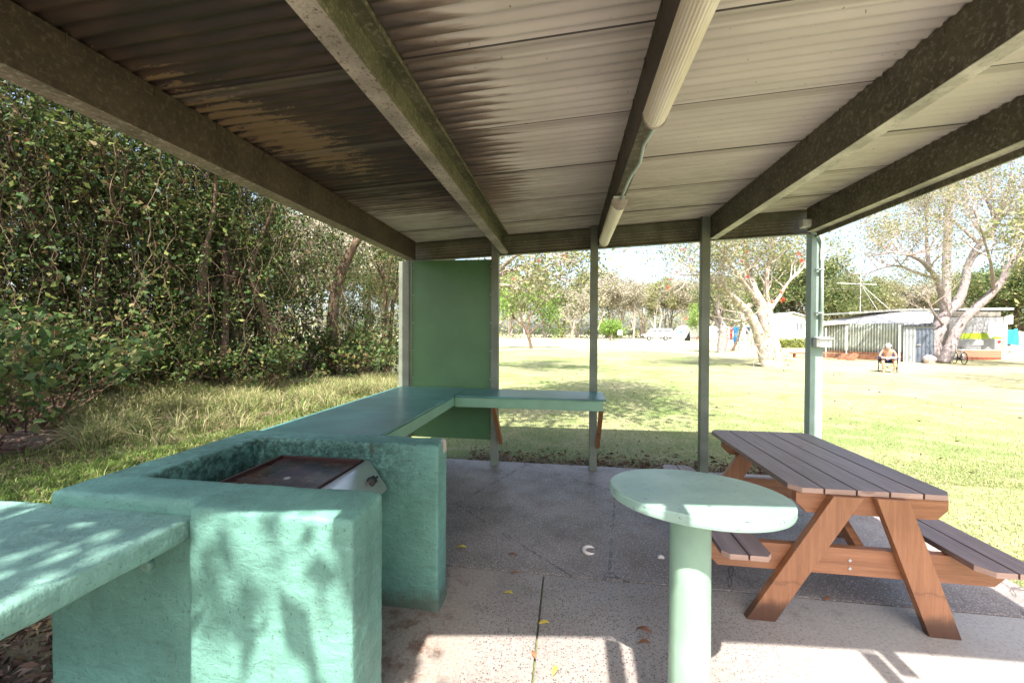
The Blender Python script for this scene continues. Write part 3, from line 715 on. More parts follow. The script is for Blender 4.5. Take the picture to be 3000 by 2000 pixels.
# ------------------------------------------------------------------ trees
def grow(mb, p, d, L, r, lvl, rng, tips, spread=.7, up=.15, nb=3, shr=.7, n=4, wig=.22, sides=6, mi=0):
    pts = [Vector(p)]; d = Vector(d).normalized()
    for i in range(n):
        d = (d+Vector((rng.uniform(-1, 1), rng.uniform(-1, 1), rng.uniform(-.6, .8)))*wig+Vector((0, 0, up*.3))).normalized()
        pts.append(pts[-1]+d*L/n)
    rr = [r*(1-.45*i/n) for i in range(n+1)]
    mb.tube(pts, rr, sides if r > .02 else 4 if r > .008 else 3, mi, cap=False)
    if lvl <= 0: tips += [(q, d) for q in pts[1:]]; return
    for k in range(nb):
        j = n if k == 0 else rng.randint(max(1, n-2), n)
        s = spread*(.4 if k == 0 else 1)
        nd = (d+Vector((rng.gauss(0, 1), rng.gauss(0, 1), rng.gauss(0, .7)))*s+Vector((0, 0, up))).normalized()
        grow(mb, pts[j], nd, L*shr*rng.uniform(.75, 1.2), rr[j]*.68, lvl-1, rng, tips, spread, up, nb, shr, n, wig, max(3, sides-1), mi)
def tipleaves(name, tips, per, sig, size, nrng, mat, parent, **kw):
    P = np.array([tuple(t[0]) for t in tips]); P = np.repeat(P, per, 0)+nrng.normal(size=(len(P)*per, 3))*sig
    return leaves(name, P, size, nrng, mat, parent, **kw)
def dup(root, loc, rz=0, scale=1, label=None, group=None, cat=None):
    r = root.copy(); C.objects.link(r); r.location = loc; r.rotation_euler.z = rz
    r.scale = (scale,)*3 if not hasattr(scale, '__len__') else scale
    if label: r['label'] = label
    if group: r['group'] = group
    if cat: r['category'] = cat
    for ch in list(root.children):
        c = ch.copy(); C.objects.link(c); c.parent = r
        for g in ch.children: e = g.copy(); C.objects.link(e); e.parent = c
    return r
def path_tree(root, paths, barkm, seed, twig_lvl=2, twigL=1.0, twigr=.03, nb=3, every=2, spread=.9, up=.25, twm=None):
    """paths: list of lists of (Vector local, radius)"""
    rng = random.Random(seed); mb = MB(); tips = []; tw = MB()
    for pa in paths:
        # smooth path by catmull
        P = [Vector(q[0]) for q in pa]; Rr = [q[1] for q in pa]; out = []; ro = []
        for i in range(len(P)-1):
            p0 = P[max(0, i-1)]; p1 = P[i]; p2 = P[i+1]; p3 = P[min(len(P)-1, i+2)]
            for s_ in range(4):
                t_ = s_/4; out.append(.5*((2*p1)+(p2-p0)*t_+(2*p0-5*p1+4*p2-p3)*t_*t_+(3*p1-p0-3*p2+p3)*t_**3)); ro.append(Rr[i]*(1-t_)+Rr[i+1]*t_)
        out.append(P[-1]); ro.append(Rr[-1])
        out = [o_+Vector((rng.uniform(-1, 1), rng.uniform(-1, 1), 0))*min(.05, r_*.18) if 0 < i < len(out)-1 else o_ for i, (o_, r_) in enumerate(zip(out, ro))]
        mb.tube(out, ro, 12)
        for i in range(len(out)//2, len(out), every):
            if ro[i] > .16: continue
            d = (out[i]-out[i-1]).normalized()+Vector((rng.gauss(0, 1), rng.gauss(0, 1), rng.gauss(.2, .6)))*spread
            grow(tw, out[i], d, twigL*rng.uniform(.7, 1.3), max(.012, min(twigr, ro[i]*.7)), twig_lvl, rng, tips, .75, up, nb, .72, 4, .3)
    mb.build('trunk', barkm, root, smooth=True, fix=False)
    tw.build('branches', twm or barkm, root, smooth=True, fix=False)
    return tips
def bgtree(name, label, cat, seed, H, Wd, bark_, leaf_, nper, size, tf=.3, group=None, lvl=3, sig=.5, droop=0, lean=0, nb=3, r=None, loc=(0,0,0), asp=.5, trunks=1, fill=0, flat=0., zmin=.15):
    rng = random.Random(seed); nrng = np.random.default_rng(seed)
    root = thing(name, label, cat, loc, 0, group); mb = MB(); tips = []
    for k in range(trunks):
        d = Vector((lean+rng.uniform(-.15, .15)*(1+trunks*.6), rng.uniform(-.2, .2), 1))
        grow(mb, (rng.uniform(-.2, .2)*(trunks > 1), rng.uniform(-.2, .2)*(trunks > 1), -.1), d, H*tf, r or H*.022, lvl, rng, tips, .62*Wd/H*1.6, .35, nb, .68, 4, .12, 8)
    P = np.array([tuple(t[0]) for t in tips]); zmax = P[:, 2].max(); s = H/zmax
    wx = np.abs(P[:, :2]).max(); sw = min(2.2, (Wd/2)/wx)
    mb.v = [(x*(sw if z > H*tf*.5 else 1+(sw-1)*max(0, z)/(H*tf*.5)), y*(sw if z > H*tf*.5 else 1+(sw-1)*max(0, z)/(H*tf*.5)), z*s) for x, y, z in mb.v]
    P = P*np.array([sw, sw, s])
    mb.build('trunk', bark_, root, smooth=True, fix=False)
    Q = np.repeat(P, nper, 0)+nrng.normal(size=(len(P)*nper, 3))*sig*np.array([1, 1, .7])
    if fill:
        th = nrng.random(fill)*2*np.pi; rr_ = np.sqrt(nrng.random(fill))*Wd*.45; Q = np.concatenate([Q, np.stack([rr_*np.cos(th), rr_*np.sin(th), H*(.1+.75*nrng.random(fill))], 1)])
    Q = Q[Q[:, 2] > zmin]
    leaves('crown', Q, size, nrng, leaf_, root, asp=asp, droop=droop, flat=flat)
    return root
NR = np.random.default_rng(5)

# ---- leaning coral tree (pale trunk, red flowers)
d0 = 19.8; o0 = W(1772, d0, -.05)
root = thing('coral_tree', 'leaning coral tree with thick pale furrowed trunk and red flowers on the lawn', 'tree', o0, 0, 'coral trees')
L_ = lambda px, py, dd=0: PX(px, py, d0+dd)-o0
paths = [
 [(L_(1777, 850), .46), (L_(1775, 820), .42), (L_(1767, 780), .38), (L_(1757, 735), .31), (L_(1748, 700), .24), (L_(1735, 672), .17), (L_(1724, 640, .5), .13), (L_(1712, 600, .8), .10), (L_(1706, 550, 1), .07), (L_(1700, 480, 1), .04)],
 [(L_(1764, 846, -.1), .32), (L_(1752, 800, -.1), .27), (L_(1738, 755, -.2), .23), (L_(1715, 715, -.3), .19), (L_(1690, 690, -.4), .15), (L_(1660, 665, -.5), .10), (L_(1625, 640, -.8), .07), (L_(1580, 612, -1), .045)],
 [(L_(1785, 842, .1), .30), (L_(1781, 800, .2), .25), (L_(1773, 750, .2), .19), (L_(1766, 705, .3), .14), (L_(1757, 670, .3), .12), (L_(1762, 620, .2), .09), (L_(1772, 570, 0), .06), (L_(1785, 500, 0), .04)],
 [(L_(1752, 715, .1), .18), (L_(1732, 685, 0), .12), (L_(1700, 640, -.6), .09), (L_(1672, 600, -1), .06), (L_(1640, 560, -1.5), .04)],
 [(L_(1768, 712, .3), .12), (L_(1790, 680, .5), .08), (L_(1815, 640, .8), .06), (L_(1850, 610, 1), .04)],
 [(L_(1722, 700, -.3), .13), (L_(1706, 720, -.5), .07), (L_(1703, 740, -.5), .06)],
]
tips = path_tree(root, paths, M['bark_pale'], 11, 3, 1.35, .045, 3, 1, twm=M['twig_pale'])
tipleaves('foliage', tips, 4, .28, .095, NR, M['leaf_coral'], root, asp=.6)
for px, py in ((1585, 595), (1588, 617), (1554, 626), (1542, 639), (1535, 661), (1574, 731), (1716, 635), (1796, 670), (1797, 689), (1773, 694), (1833, 584), (1712, 578), (1568, 572), (1840, 600), (1700, 600)):
    q = PX(px, py, d0+NR.uniform(-1, .2))-o0; P = np.array(tuple(q))+NR.normal(size=(30, 3))*.03
    leaves('flower', P, .085, NR, M['flower'], root, asp=.35)
# ---- second coral tree, its branches reach in from behind the green panel
d1 = 17.0; o1 = W(1030, d1, -.05); L1 = lambda px, py, dd=0: PX(px, py, d1+dd)-o1
root = thing('coral_tree', 'coral tree standing behind the green panel, its bare branches reaching right above the lawn', 'tree', o1, 0, 'coral trees')
paths = [[(L1(1030, 850), .36), (L1(1034, 790), .30), (L1(1050, 730), .25), (L1(1085, 680), .19), (L1(1130, 640), .13), (L1(1190, 618, -.4), .09), (L1(1250, 622, -.6), .05), (L1(1300, 650, -.8), .03)],
 [(L1(1045, 740), .2), (L1(1020, 680), .14), (L1(1000, 600), .1), (L1(980, 500), .05)],
 [(L1(1075, 695), .17), (L1(1105, 630, .5), .12), (L1(1150, 570, 1), .08), (L1(1210, 520, 1), .05), (L1(1260, 470), .03)],
 [(L1(1100, 665), .12), (L1(1150, 655, 1), .08), (L1(1200, 665, 1.5), .06), (L1(1255, 690, 1.8), .03)],
 [(L1(1140, 632), .1), (L1(1180, 590, -1), .07), (L1(1240, 575, -1.5), .05), (L1(1310, 580, -1.6), .025)]]
tips = path_tree(root, paths, M['bark_pale'], 12, 2, 1.2, .03, 4, 1, up=.0, twm=M['twig_pale'])
tipleaves('foliage', tips, 4, .25, .12, NR, M['leaf_coral'], root, asp=.6)
for px, py in ((1240, 600), (1180, 640), (1300, 590)):
    q = PX(px, py, d1-.8)-o1; P = np.array(tuple(q))+NR.normal(size=(24, 3))*.03
    leaves('flower', P, .075, NR, M['flower'], root, asp=.35)
# ---- big grey multi-stemmed tree by the caravan
d2 = 23.6; o2 = W(2162, d2, -.05); L2 = lambda px, py, dd=0: PX(px, py, d2+dd)-o2
root = thing('frangipani_tree', 'big spreading tree with forked grey trunks between the metal shed and the bicycle', 'tree', o2)
paths = [[(L2(2154, 838), .36), (L2(2147, 800), .33), (L2(2156, 755), .30), (L2(2172, 722), .28), (L2(2196, 695), .24), (L2(2213, 655), .19), (L2(2224, 600), .17), (L2(2246, 560, -.3), .15), (L2(2284, 515, -.5), .11), (L2(2300, 470, -.6), .07), (L2(2322, 420, -1), .04)],
 [(L2(2168, 834, -.4), .34), (L2(2184, 790, -.5), .26), (L2(2205, 745, -.6), .24), (L2(2235, 712, -.8), .22), (L2(2264, 686, -1), .19), (L2(2295, 650, -1.2), .17), (L2(2322, 600, -1.5), .14), (L2(2352, 570, -1.6), .11), (L2(2400, 520, -1.6), .07)],
 [(L2(2172, 722), .24), (L2(2164, 690), .20), (L2(2156, 655, -.2), .15), (L2(2132, 618, -.4), .12), (L2(2100, 592, -.6), .09), (L2(2050, 580, -.8), .06), (L2(1990, 590, -1), .035)],
 [(L2(2132, 618, -.4), .10), (L2(2126, 570, .2), .09), (L2(2124, 520, .4), .06), (L2(2120, 450, .5), .035)],
 [(L2(2148, 640, .2), .1), (L2(2100, 625, .8), .08), (L2(2050, 610, 1.2), .06), (L2(1985, 630, 1.5), .03)],
 [(L2(2246, 560, -.3), .1), (L2(2200, 520, .2), .08), (L2(2160, 500, .5), .05), (L2(2080, 490, .5), .03)],
 [(L2(2228, 590, 0), .09), (L2(2262, 575, .8), .07), (L2(2310, 540, 1.5), .04)],
 [(L2(2280, 670, -1), .1), (L2(2275, 620, -2), .07), (L2(2260, 560, -2.6), .05), (L2(2230, 480, -3), .03)],
 [(L2(2285, 515, -.5), .09), (L2(2260, 460, .5), .06), (L2(2230, 410, .8), .03)],
 [(L2(2165, 745, -.3), .07), (L2(2145, 720, -.6), .045), (L2(2128, 690, -.7), .03)]]
tips = path_tree(root, paths, M['bark_grey'], 14, 3, 1.45, .045, 4, 1, twm=M['twig_pale'])
tipleaves('foliage', tips[::2], 3, .28, .10, NR, M['leaf_coral'], root, asp=.55)
# ---- tall palm behind it
op = W(2172, 31, 0); root = thing('palm_tree', 'tall slender palm with drooping fronds rising behind the forked grey tree', 'tree', op)
Hp = 16.2; mb = MB()
mb.tube([(0, 0, -.1), (.05, 0, 3), (-.05, 0, 7), (.05, 0, 11), (.5, 0, Hp)], [.3, .25, .24, .23, .2], 12)
for i in range(90): z = .2+i*.178; mb.tube([(.02+.4*max(0, z-11)/5, 0, z), (.02+.4*max(0, z-11)/5, 0, z+.05)], .27-.003*z+.01, 10, cap=False)
mb.build('trunk', M['bark_grey'], root, smooth=False, fix=False)
for k in range(18):
    a = k*2.399; el_ = R(60-k*6.5); P = []; mbf = MB(); pts = []
    for i in range(14):
        u = i/13; rr_ = u*3.6; z = Hp+math.sin(el_)*rr_-u*u*2.4; pts.append(Vector((.5+rr_*math.cos(a)*math.cos(el_*.6), rr_*math.sin(a)*math.cos(el_*.6), z)))
    mbf.tube(pts, [.03-.0018*i for i in range(14)], 4)
    for i in range(2, 52):
        u = i/52*13; j = min(12, int(u)); p = pts[j].lerp(pts[j+1], u-j); dr = (pts[j+1]-pts[j]).normalized(); sd = dr.cross(Vector((0, 0, 1))).normalized()
        for s_ in (-1, 1):
            tip = p+sd*s_*.42+dr*.22+Vector((0, 0, -.38)); mbf.add([p, p+dr*.035, tip], [(0, 1, 2)])
    mbf.build('frond', M['leaf_olive'], root, fix=False)

# ---- middle distance single trees
bgtree('young_tree', 'round young bright green tree with slim red-brown trunk on the open lawn', 'tree', 21, 8.4, 9.2, M['bark_brown'], M['leaf_green'], 16, .24, .28, lvl=3, sig=.4, loc=W(1221, 41, gh(*W(1221, 41)[:2])), nb=4, r=.13)
bgtree('grey_leaved_tree', 'small grey-brown tree standing behind and right of the bright green one', 'tree', 22, 8.8, 8.2, M['bark_pale'], M['leaf_grey'], 13, .28, .22, lvl=3, sig=.45, loc=W(1313, 68, .42), nb=4, r=.16)
bgtree('paperbark_tree', 'dark fork-trunked tree left of the leaning coral tree', 'tree', 23, 6.6, 4.6, M['bark_grey'], M['leaf_mid'], 22, .15, .27, lvl=3, sig=.28, droop=.5, loc=W(1656, 34, -.03), nb=4, r=.30)
bgtree('paperbark_tree', 'thin leaning dark tree beside the clothes line', 'tree', 24, 5.2, 3.4, M['bark_brown'], M['leaf_mid'], 18, .15, .42, lvl=2, sig=.28, lean=.75, loc=W(1680, 37.5, -.03), nb=4, r=.13)
bgtree('green_bush', 'bright green bush with pale stems at the far lawn edge', 'bush', 25, 3.3, 6.5, M['bark_pale'], M['leaf_green'], 26, .24, .3, lvl=2, sig=.5, loc=W(1400, 64, .42), nb=5, r=.1, trunks=3)
bgtree('green_bush', 'yellow-green bush behind the fourth post, above the white caravan', 'bush', 26, 6.2, 4.5, M['bark_pale'], M['leaf_green'], 22, .26, .35, lvl=2, sig=.5, loc=W(1606, 61, .4), nb=5, r=.1)

# ---- wood beyond the lawn: individual trees sharing four builds
V4 = [bgtree('woodland_tree', 'x', 'tree', 31, 13, 11, M['bark_pale'], M['leaf_grey'], 16, .30, .25, lvl=4, sig=.55, nb=3, trunks=3, r=.16, group='trees of the far wood'),
      bgtree('woodland_tree', 'x', 'tree', 32, 14, 12, M['bark_pale'], M['leaf_olive'], 18, .30, .25, lvl=4, sig=.6, nb=3, trunks=2, r=.2, group='trees of the far wood'),
      bgtree('woodland_tree', 'x', 'tree', 33, 12, 9, M['bark_pale'], M['leaf_grey'], 12, .28, .35, lvl=4, sig=.45, nb=3, trunks=4, r=.12, group='trees of the far wood'),
      bgtree('woodland_tree', 'x', 'tree', 34, 13, 12, M['bark_brown'], M['leaf_mid'], 16, .32, .22, lvl=4, sig=.6, nb=3, trunks=2, r=.2, group='trees of the far wood', fill=2500)]
kinds = ['grey twiggy tree', 'olive spreading tree', 'thin many-stemmed grey tree', 'dense dark green tree']
first = [True]*4
places = [(1140, 78, 1, 1.0), (1172, 92, 0, 1.0), (1208, 86, 1, .95), (1250, 95, 0, 1.0), (1290, 88, 3, .85), (1325, 92, 1, 1.02), (1362, 84, 0, .95), (1395, 96, 1, 1.12), (1428, 88, 0, 1.02), (1456, 82, 2, .85), (1478, 92, 0, .95), (1508, 86, 1, .86), (1540, 94, 0, .95), (1566, 84, 2, .9), (1592, 90, 1, .88), (1620, 82, 0, .9), (1650, 90, 3, .9), (1690, 84, 1, .95), (1730, 76, 0, .95),
          (1770, 62, 3, .82), (1800, 58, 3, .92), (1838, 54, 3, .98), (1872, 60, 1, .9), (1905, 50, 3, .66), (1940, 56, 3, .72), (1985, 62, 1, .72), (2030, 60, 1, .72), (2075, 64, 1, .74), (2120, 60, 0, .70), (2170, 62, 1, .74), (2225, 56, 1, .72), (2275, 50, 3, .68), (2310, 46, 3, .78), (2352, 42, 3, .75), (2410, 44, 3, .8), (2480, 40, 3, .8),
          (640, 34, 1, .8), (700, 30, 2, .72), (745, 36, 1, .9), (790, 33, 2, .8), (840, 40, 1, .9), (890, 46, 1, .9), (560, 32, 3, .7), (935, 60, 1, 1.0)]
side = lambda px: 'left of the green panel, behind the vines' if px < 950 else 'between the second and third posts' if px < 1352 else 'between the third and fourth posts' if px < 1600 else 'behind the leaning coral tree' if px < 1760 else 'behind the pale cabin' if px < 1860 else 'behind the striped annex' if px < 2140 else 'behind the caravan roof'
cnt = {}
for px, d, k, s in places: cnt[(side(px), k)] = cnt.get((side(px), k), 0)+1
seen = {}
ordn = ['first', 'second', 'third', 'fourth', 'fifth', 'sixth', 'seventh', 'eighth', 'ninth', 'tenth', 'eleventh']
for px, d, k, s in places:
    key = (side(px), k); i = seen.get(key, 0); seen[key] = i+1
    lab = kinds[k]+' '+side(px) if cnt[key] == 1 else ordn[i]+' '+kinds[k]+' from the left, '+side(px)
    loc = W(px, d, .45 if d > 62 else gh(*W(px, d)[:2])); rz = rnd.uniform(0, 6.28)
    if first[k]:
        o = V4[k]; o.location = loc; o.rotation_euler.z = rz; o.scale = (s*1.12,)*3; o['label'] = lab; first[k] = False
    else: dup(V4[k], loc, rz, s*rnd.uniform(.95, 1.05)*(1.16 if px < 1760 else 1), lab)
# undergrowth as one mass far behind
P = []
for _ in range(26000):
    px = rnd.uniform(-400, 2900); d = rnd.uniform(100, 112) if px < 1750 else rnd.uniform(66, 74)
    q = W(px, d); hmax = 7 if px < 1750 else 5.0; P.append((q.x, q.y, .3+hmax*rnd.random()**1.3))
tag(leaves('far_undergrowth', np.array(P), .9, NR, M['leaf_olive']), 'low scrub filling the ground under the far wood', 'scrub', kind='stuff')

# ---- vine-hung forest on the left
def forest_tree(seed, label, loc):
    rng = random.Random(seed); nrng = np.random.default_rng(seed)
    root = thing('vine_covered_tree', label, 'tree', loc, 0, 'vine-hung trees on the left'); mb = MB(); tips = []
    for k in range(2):
        grow(mb, (k*.5-.2, k*.3, -.3), (rng.uniform(-.3, .3), rng.uniform(-.3, .3), 1), 3.4, .13, 3, rng, tips, .75, .3, 3, .62, 5, .2, 7)
    mb.build('trunk', M['bark_brown'], root, smooth=True, fix=False)
    P = np.array([tuple(t[0]) for t in tips]); P = np.repeat(P, 6, 0)+nrng.normal(size=(len(P)*6, 3))*np.array([.3, .3, .24])
    Q = []
    for k in range(58):        # leaf clumps with dark room between them
        a = rng.uniform(0, 6.28); r_ = rng.uniform(.5, 1.7); c0 = np.array([r_*math.cos(a), r_*math.sin(a), rng.uniform(.7, 7.2)]); m = rng.randint(40, 260); sg = rng.uniform(.13, .42)
        Q.append(c0+nrng.normal(size=(m, 3))*np.array([sg, sg, sg*rng.uniform(.6, 1.8)]))
    leaves('crown', np.concatenate([P]+Q), .09, nrng, M['leaf_dark'], root, asp=.5, droop=.35)
    # hanging vines: strands of leaves and thin stems
    V = []; st = MB()
    for k in range(46):
        a = rng.uniform(0, 6.28); r_ = rng.uniform(.9, 1.75); x, y = r_*math.cos(a), r_*math.sin(a); z1 = rng.uniform(3.2, 6.2); z0 = rng.uniform(.1, 2.0)
        pts = []; z = z1; q = Vector((x, y, z))
        while z > z0:
            pts.append(q.copy()); q = q+Vector((rng.gauss(0, .07), rng.gauss(0, .07), -.2)); z = q.z
            m = rng.randint(0, 4) if rng.random() < .86 else 18
            for _ in range(m): V.append((q.x+rng.gauss(0, .11), q.y+rng.gauss(0, .11), q.z+rng.uniform(-.1, .1)))
        if len(pts) > 1: st.tube(pts, .006, 3, cap=False)
    for k in range(210):   # dead tangled twigs
        a = rng.uniform(0, 6.28); r_ = rng.uniform(.2, 1.6); q = Vector((r_*math.cos(a), r_*math.sin(a), rng.uniform(.1, 5))); pts = [q]; d = Vector((rng.gauss(0, 1), rng.gauss(0, 1), rng.gauss(0, .8))).normalized()
        for _ in range(5): d = (d+Vector((rng.gauss(0, .4), rng.gauss(0, .4), rng.gauss(-.1, .4)))).normalized(); pts.append(pts[-1]+d*.22)
        st.tube(pts, [.006, .0055, .005, .004, .003, .002], 3, cap=False)
    st.build('vine_stems', M['twig_brown'], root, fix=False)
    leaves('vine_leaves', np.array(V), .085, nrng, M['leaf_vine'], root, asp=.6, droop=.6)
    return root
FL = ['first vine-hung tree, at the left edge of the photo', 'second vine-hung tree from the left edge', 'third vine-hung tree from the left edge', 'fourth vine-hung tree from the left', 'fifth vine-hung tree from the left', 'sixth vine-hung tree from the left, around the brown trunk',
      'vine-hung tree just right of the brown trunk', 'vine-hung tree with long hanging strands, next to the bright gap', 'sunlit vine tangle left of the first post', 'leafy tree right beside the first post',
      'back-row tree at the far left, behind the vines', 'second back-row tree behind the vines', 'third back-row tree behind the vines', 'fourth back-row tree behind the vines', 'fifth back-row tree behind the vines', 'back-row tree nearest the bright gap']
spots = [(-230, 6.6), (-60, 7.2), (90, 8.0), (215, 8.4), (330, 9.2), (440, 9.8), (545, 10.6), (640, 11.6), (812, 16.5), (880, 15.0),
         (-260, 9.5), (-20, 10.8), (170, 11.5), (320, 12.5), (455, 13.5), (575, 14.5)]
FT = [forest_tree(41+i, FL[i], (0, 0, 0)) for i in range(3)]
for i, (px, d) in enumerate(spots):
    q = W(px, d); loc = (q.x, q.y, gh(q.x, q.y)); rz = rnd.uniform(0, 6.28); s = [1.0, 1.1, .95, 1.05][i % 4]*(.62 if i in (8,) else .85 if i == 9 else 1)
    if i < 3: o = FT[i]; o.location = loc; o.rotation_euler.z = rz; o.scale = (s,)*3
    else: dup(FT[i % 3], loc, rz, s, FL[i])
# pale thin trunks in the gap and a bent dark trunk
tk = thing('bent_trunk', 'dark bent bare trunk leaning right in the bright gap near the first post', 'tree trunk', W(770, 13, 0))
o3 = tk.location.copy(); mb = MB(); mb.tube([PX(758, 860, 13)-o3, PX(762, 760, 13)-o3, PX(768, 680, 13)-o3, PX(785, 620, 13)-o3, PX(815, 560, 13)-o3, PX(850, 520, 13)-o3], [.2, .18, .16, .17, .12, .06], 10); mb.build('trunk', M['bark_brown'], tk, smooth=True)
tk = thing('brown_trunk', 'upright brown trunk showing among the vines behind the long grass', 'tree trunk', W(516, 9.7, 0)); o3 = tk.location.copy()
mb = MB(); mb.tube([PX(514, 880, 9.7)-o3, PX(516, 800, 9.7)-o3, PX(519, 700, 9.7)-o3, PX(521, 620, 9.7)-o3, PX(512, 560, 9.7)-o3], [.10, .085, .075, .07, .05], 10); mb.tube([PX(521, 660, 9.7)-o3, PX(540, 625, 9.7)-o3, PX(556, 600, 9.7)-o3], [.05, .035, .02], 8)
mb.build('trunk', M['bark_brown'], tk, smooth=True)
# shrubs
def shrub(label, loc, Rx, H, n, size, mat, seed, dens=26):
    rng = random.Random(seed); nrng = np.random.default_rng(seed); root = thing('leafy_shrub', label, 'shrub', loc, 0, 'shrubs at the forest edge'); mb = MB(); tips = []
    for k in range(dens):
        a = rng.uniform(0, 6.28); q = Vector((Rx*.4*math.cos(a)*rng.random(), Rx*.4*math.sin(a)*rng.random(), 0))
        grow(mb, q, (math.cos(a)*.8, math.sin(a)*.8, rng.uniform(.6, 2.2)), H*.62, .016, 1, rng, tips, .7, .0, 3, .6, 4, .25, 4)
    mb.build('stems', M['twig_brown'], root, fix=False)
    P = np.array([tuple(t[0]) for t in tips]); P = np.repeat(P, n, 0)+nrng.normal(size=(len(P)*n, 3))*size*.9; P = P[P[:, 2] > .05]
    leaves('foliage', P, size, nrng, mat, root, asp=.55, droop=.25); return root
q = W(70, 6.1); shrub('large-leaved dark green shrub at the left edge above the leaf litter', (q.x, q.y, gh(q.x, q.y)), .9, 1.9, 7, .115, M['leaf_vine'], 51, 34)
q = W(-90, 5.0); shrub('broad-leaved shrub cut by the left edge of the photo', (q.x, q.y, gh(q.x, q.y)), .8, 1.6, 7, .11, M['leaf_vine'], 52, 24)
q = W(235, 8.0); shrub('low dark shrub left of the long grass', (q.x, q.y, gh(q.x, q.y)), .9, 1.2, 7, .10, M['leaf_dark'], 53, 28)
q = W(800, 13.2); shrub('shiny-leaved shrub right of the bent trunk', (q.x, q.y, gh(q.x, q.y)), 1.1, 2.0, 7, .12, M['leaf_vine'], 54, 30)
q = W(690, 12.6); shrub('tangled shrub left of the bent trunk', (q.x, q.y, gh(q.x, q.y)), 1.1, 1.7, 7, .11, M['leaf_dark'], 55, 28)
q = W(870, 14.2); shrub('sunlit green shrub close to the first post', (q.x, q.y, gh(q.x, q.y)), .9, 1.9, 7, .12, M['leaf_vine'], 56, 26)
q = W(590, 10.2); shrub('vine-draped shrub behind the middle of the long grass', (q.x, q.y, gh(q.x, q.y)), 1.0, 1.5, 7, .10, M['leaf_vine'], 57, 26)
q = W(395, 8.9); shrub('small-leaved shrub left of the brown trunk', (q.x, q.y, gh(q.x, q.y)), 1.0, 1.4, 7, .09, M['leaf_dark'], 58, 28)

# ---- grasses and litter (nobody could count them)
def scatter(n, f): 
    P = []
    while len(P) < n:
        q = f()
        if q is not None: P.append(q)
    return np.array(P)
def tall():
    px = rnd.uniform(180, 910); t_ = (px-230)/670; d = 7.7+4.4*t_+rnd.gauss(0, 1.15); q = W(px, d)
    if math.sin(q.x*3.1+math.sin(q.y*2.3)*1.7)+math.sin(q.y*2.7) < rnd.uniform(-1.3, .9): return None
    return (q.x+rnd.gauss(0, .1), q.y, gh(q.x, q.y))
P0_ = scatter(1000, tall); P = np.repeat(P0_, 46, 0); th = NR.random(len(P))*6.283; rr = .16*np.sqrt(NR.random(len(P)))
D = np.stack([np.cos(th), np.sin(th), 0*th], 1); hs = 1
P = P+D*rr[:, None]; half = NR.random(len(P)) < .66
tag(blades('long_grass', P[half], .36, .004, NR, M['grass_dry'], lean=1.05, D=D[half]), 'long tangled half-dry grass along the forest edge', 'grass', kind='stuff')
tag(blades('long_green_grass', P[~half], .34, .004, NR, M['grass_green'], lean=.95, D=D[~half]), 'long green grass mixed into the dry tussocks at the forest edge', 'grass', kind='stuff')
def shortg():
    px = rnd.uniform(-60, 920); d = rnd.uniform(2.6, 12.5); q = W(px, d)
    e = math.sin(q.x*1.9+1)*.5+math.sin(q.y*1.3)*.5
    if q.x > -2.25 or q.x < -7.2: return None
    if q.x < -5.6+e*.8 and rnd.random() < .75: return None
    if rnd.random() < (d-2.6)/12 or (-5.2 < q.x < -4.4 and rnd.random() < .45): return None
    return (q.x, q.y, gh(q.x, q.y))
P = scatter(62000, shortg); tag(blades('short_grass', P, .10, .0035, NR, M['grass_green'], lean=.9), 'short bright green grass beside the leaf litter', 'grass', kind='stuff')
def lawn():
    x = rnd.uniform(-1.9, 9); y = 4.95+rnd.random()**1.6*7
    if x < 3 and y < 5.5 and rnd.random() < .75: return None
    return (x, y, -.03)
P = scatter(60000, lawn)
def lawnr():
    x = 2.9+rnd.random()**1.3*6; y = rnd.uniform(1.2, 6); return (x, y, -.03)
P = np.concatenate([P, scatter(26000, lawnr)]); tag(blades('lawn_grass', P, .035, .0025, NR, M['lawn_blade'], lean=1.1), 'mown lawn grass around the slab', 'grass', kind='stuff')
def litt():
    px = rnd.uniform(-120, 900); d = rnd.uniform(1.6, 12); q = W(px, d)
    e = math.sin(q.x*1.9+1)*.5+math.sin(q.y*1.3)*.5
    if q.x > -2.15: return None
    if -4.4+e*.6 < q.x < -2.6 and rnd.random() < .86 and q.y > 1.9: return None
    if q.x > -5.5 and q.y > 7 and rnd.random() < .5: return None
    return (q.x, q.y, gh(q.x, q.y)+.005+.03*rnd.random())
P = scatter(21000, litt)
def litt2():
    x = rnd.uniform(-1.3, 3.0); y = 4.9+abs(rnd.gauss(0, .28)); return (x, y, -.02+.01*rnd.random())
def litt3():
    x = rnd.uniform(-6, -2.1); y = rnd.uniform(-.5, 2.6); return (x, y, gh(x, y)+.005+.04*rnd.random())
P = np.concatenate([P, scatter(1700, litt2), scatter(5000, litt3), scatter(420, lambda: (rnd.uniform(-1, 12), 5+rnd.random()**1.5*14, -.01))])
tag(leaves('leaf_litter', P, .055, NR, M['litter'], asp=.38, flat=.75), 'brown fallen leaves covering the ground', 'leaf litter', kind='stuff')
for i, (x, y) in enumerate(((-4.3, 3.55), (-4.05, 3.75))):
    mb = MB(); mb.tube([(-.03, 0, .01), (-.01, .01, .045), (.02, 0, .05), (.035, 0, .02)], [.012, .03, .028, .008], 8); o = mb.build('crumpled_tissue', M['white'], smooth=False)
    o.location = (x, y, gh(x, y)); tag(o, ['larger white crumpled scrap on the green grass', 'smaller white scrap right of the other on the grass'][i], 'paper', 'white scraps on the grass')

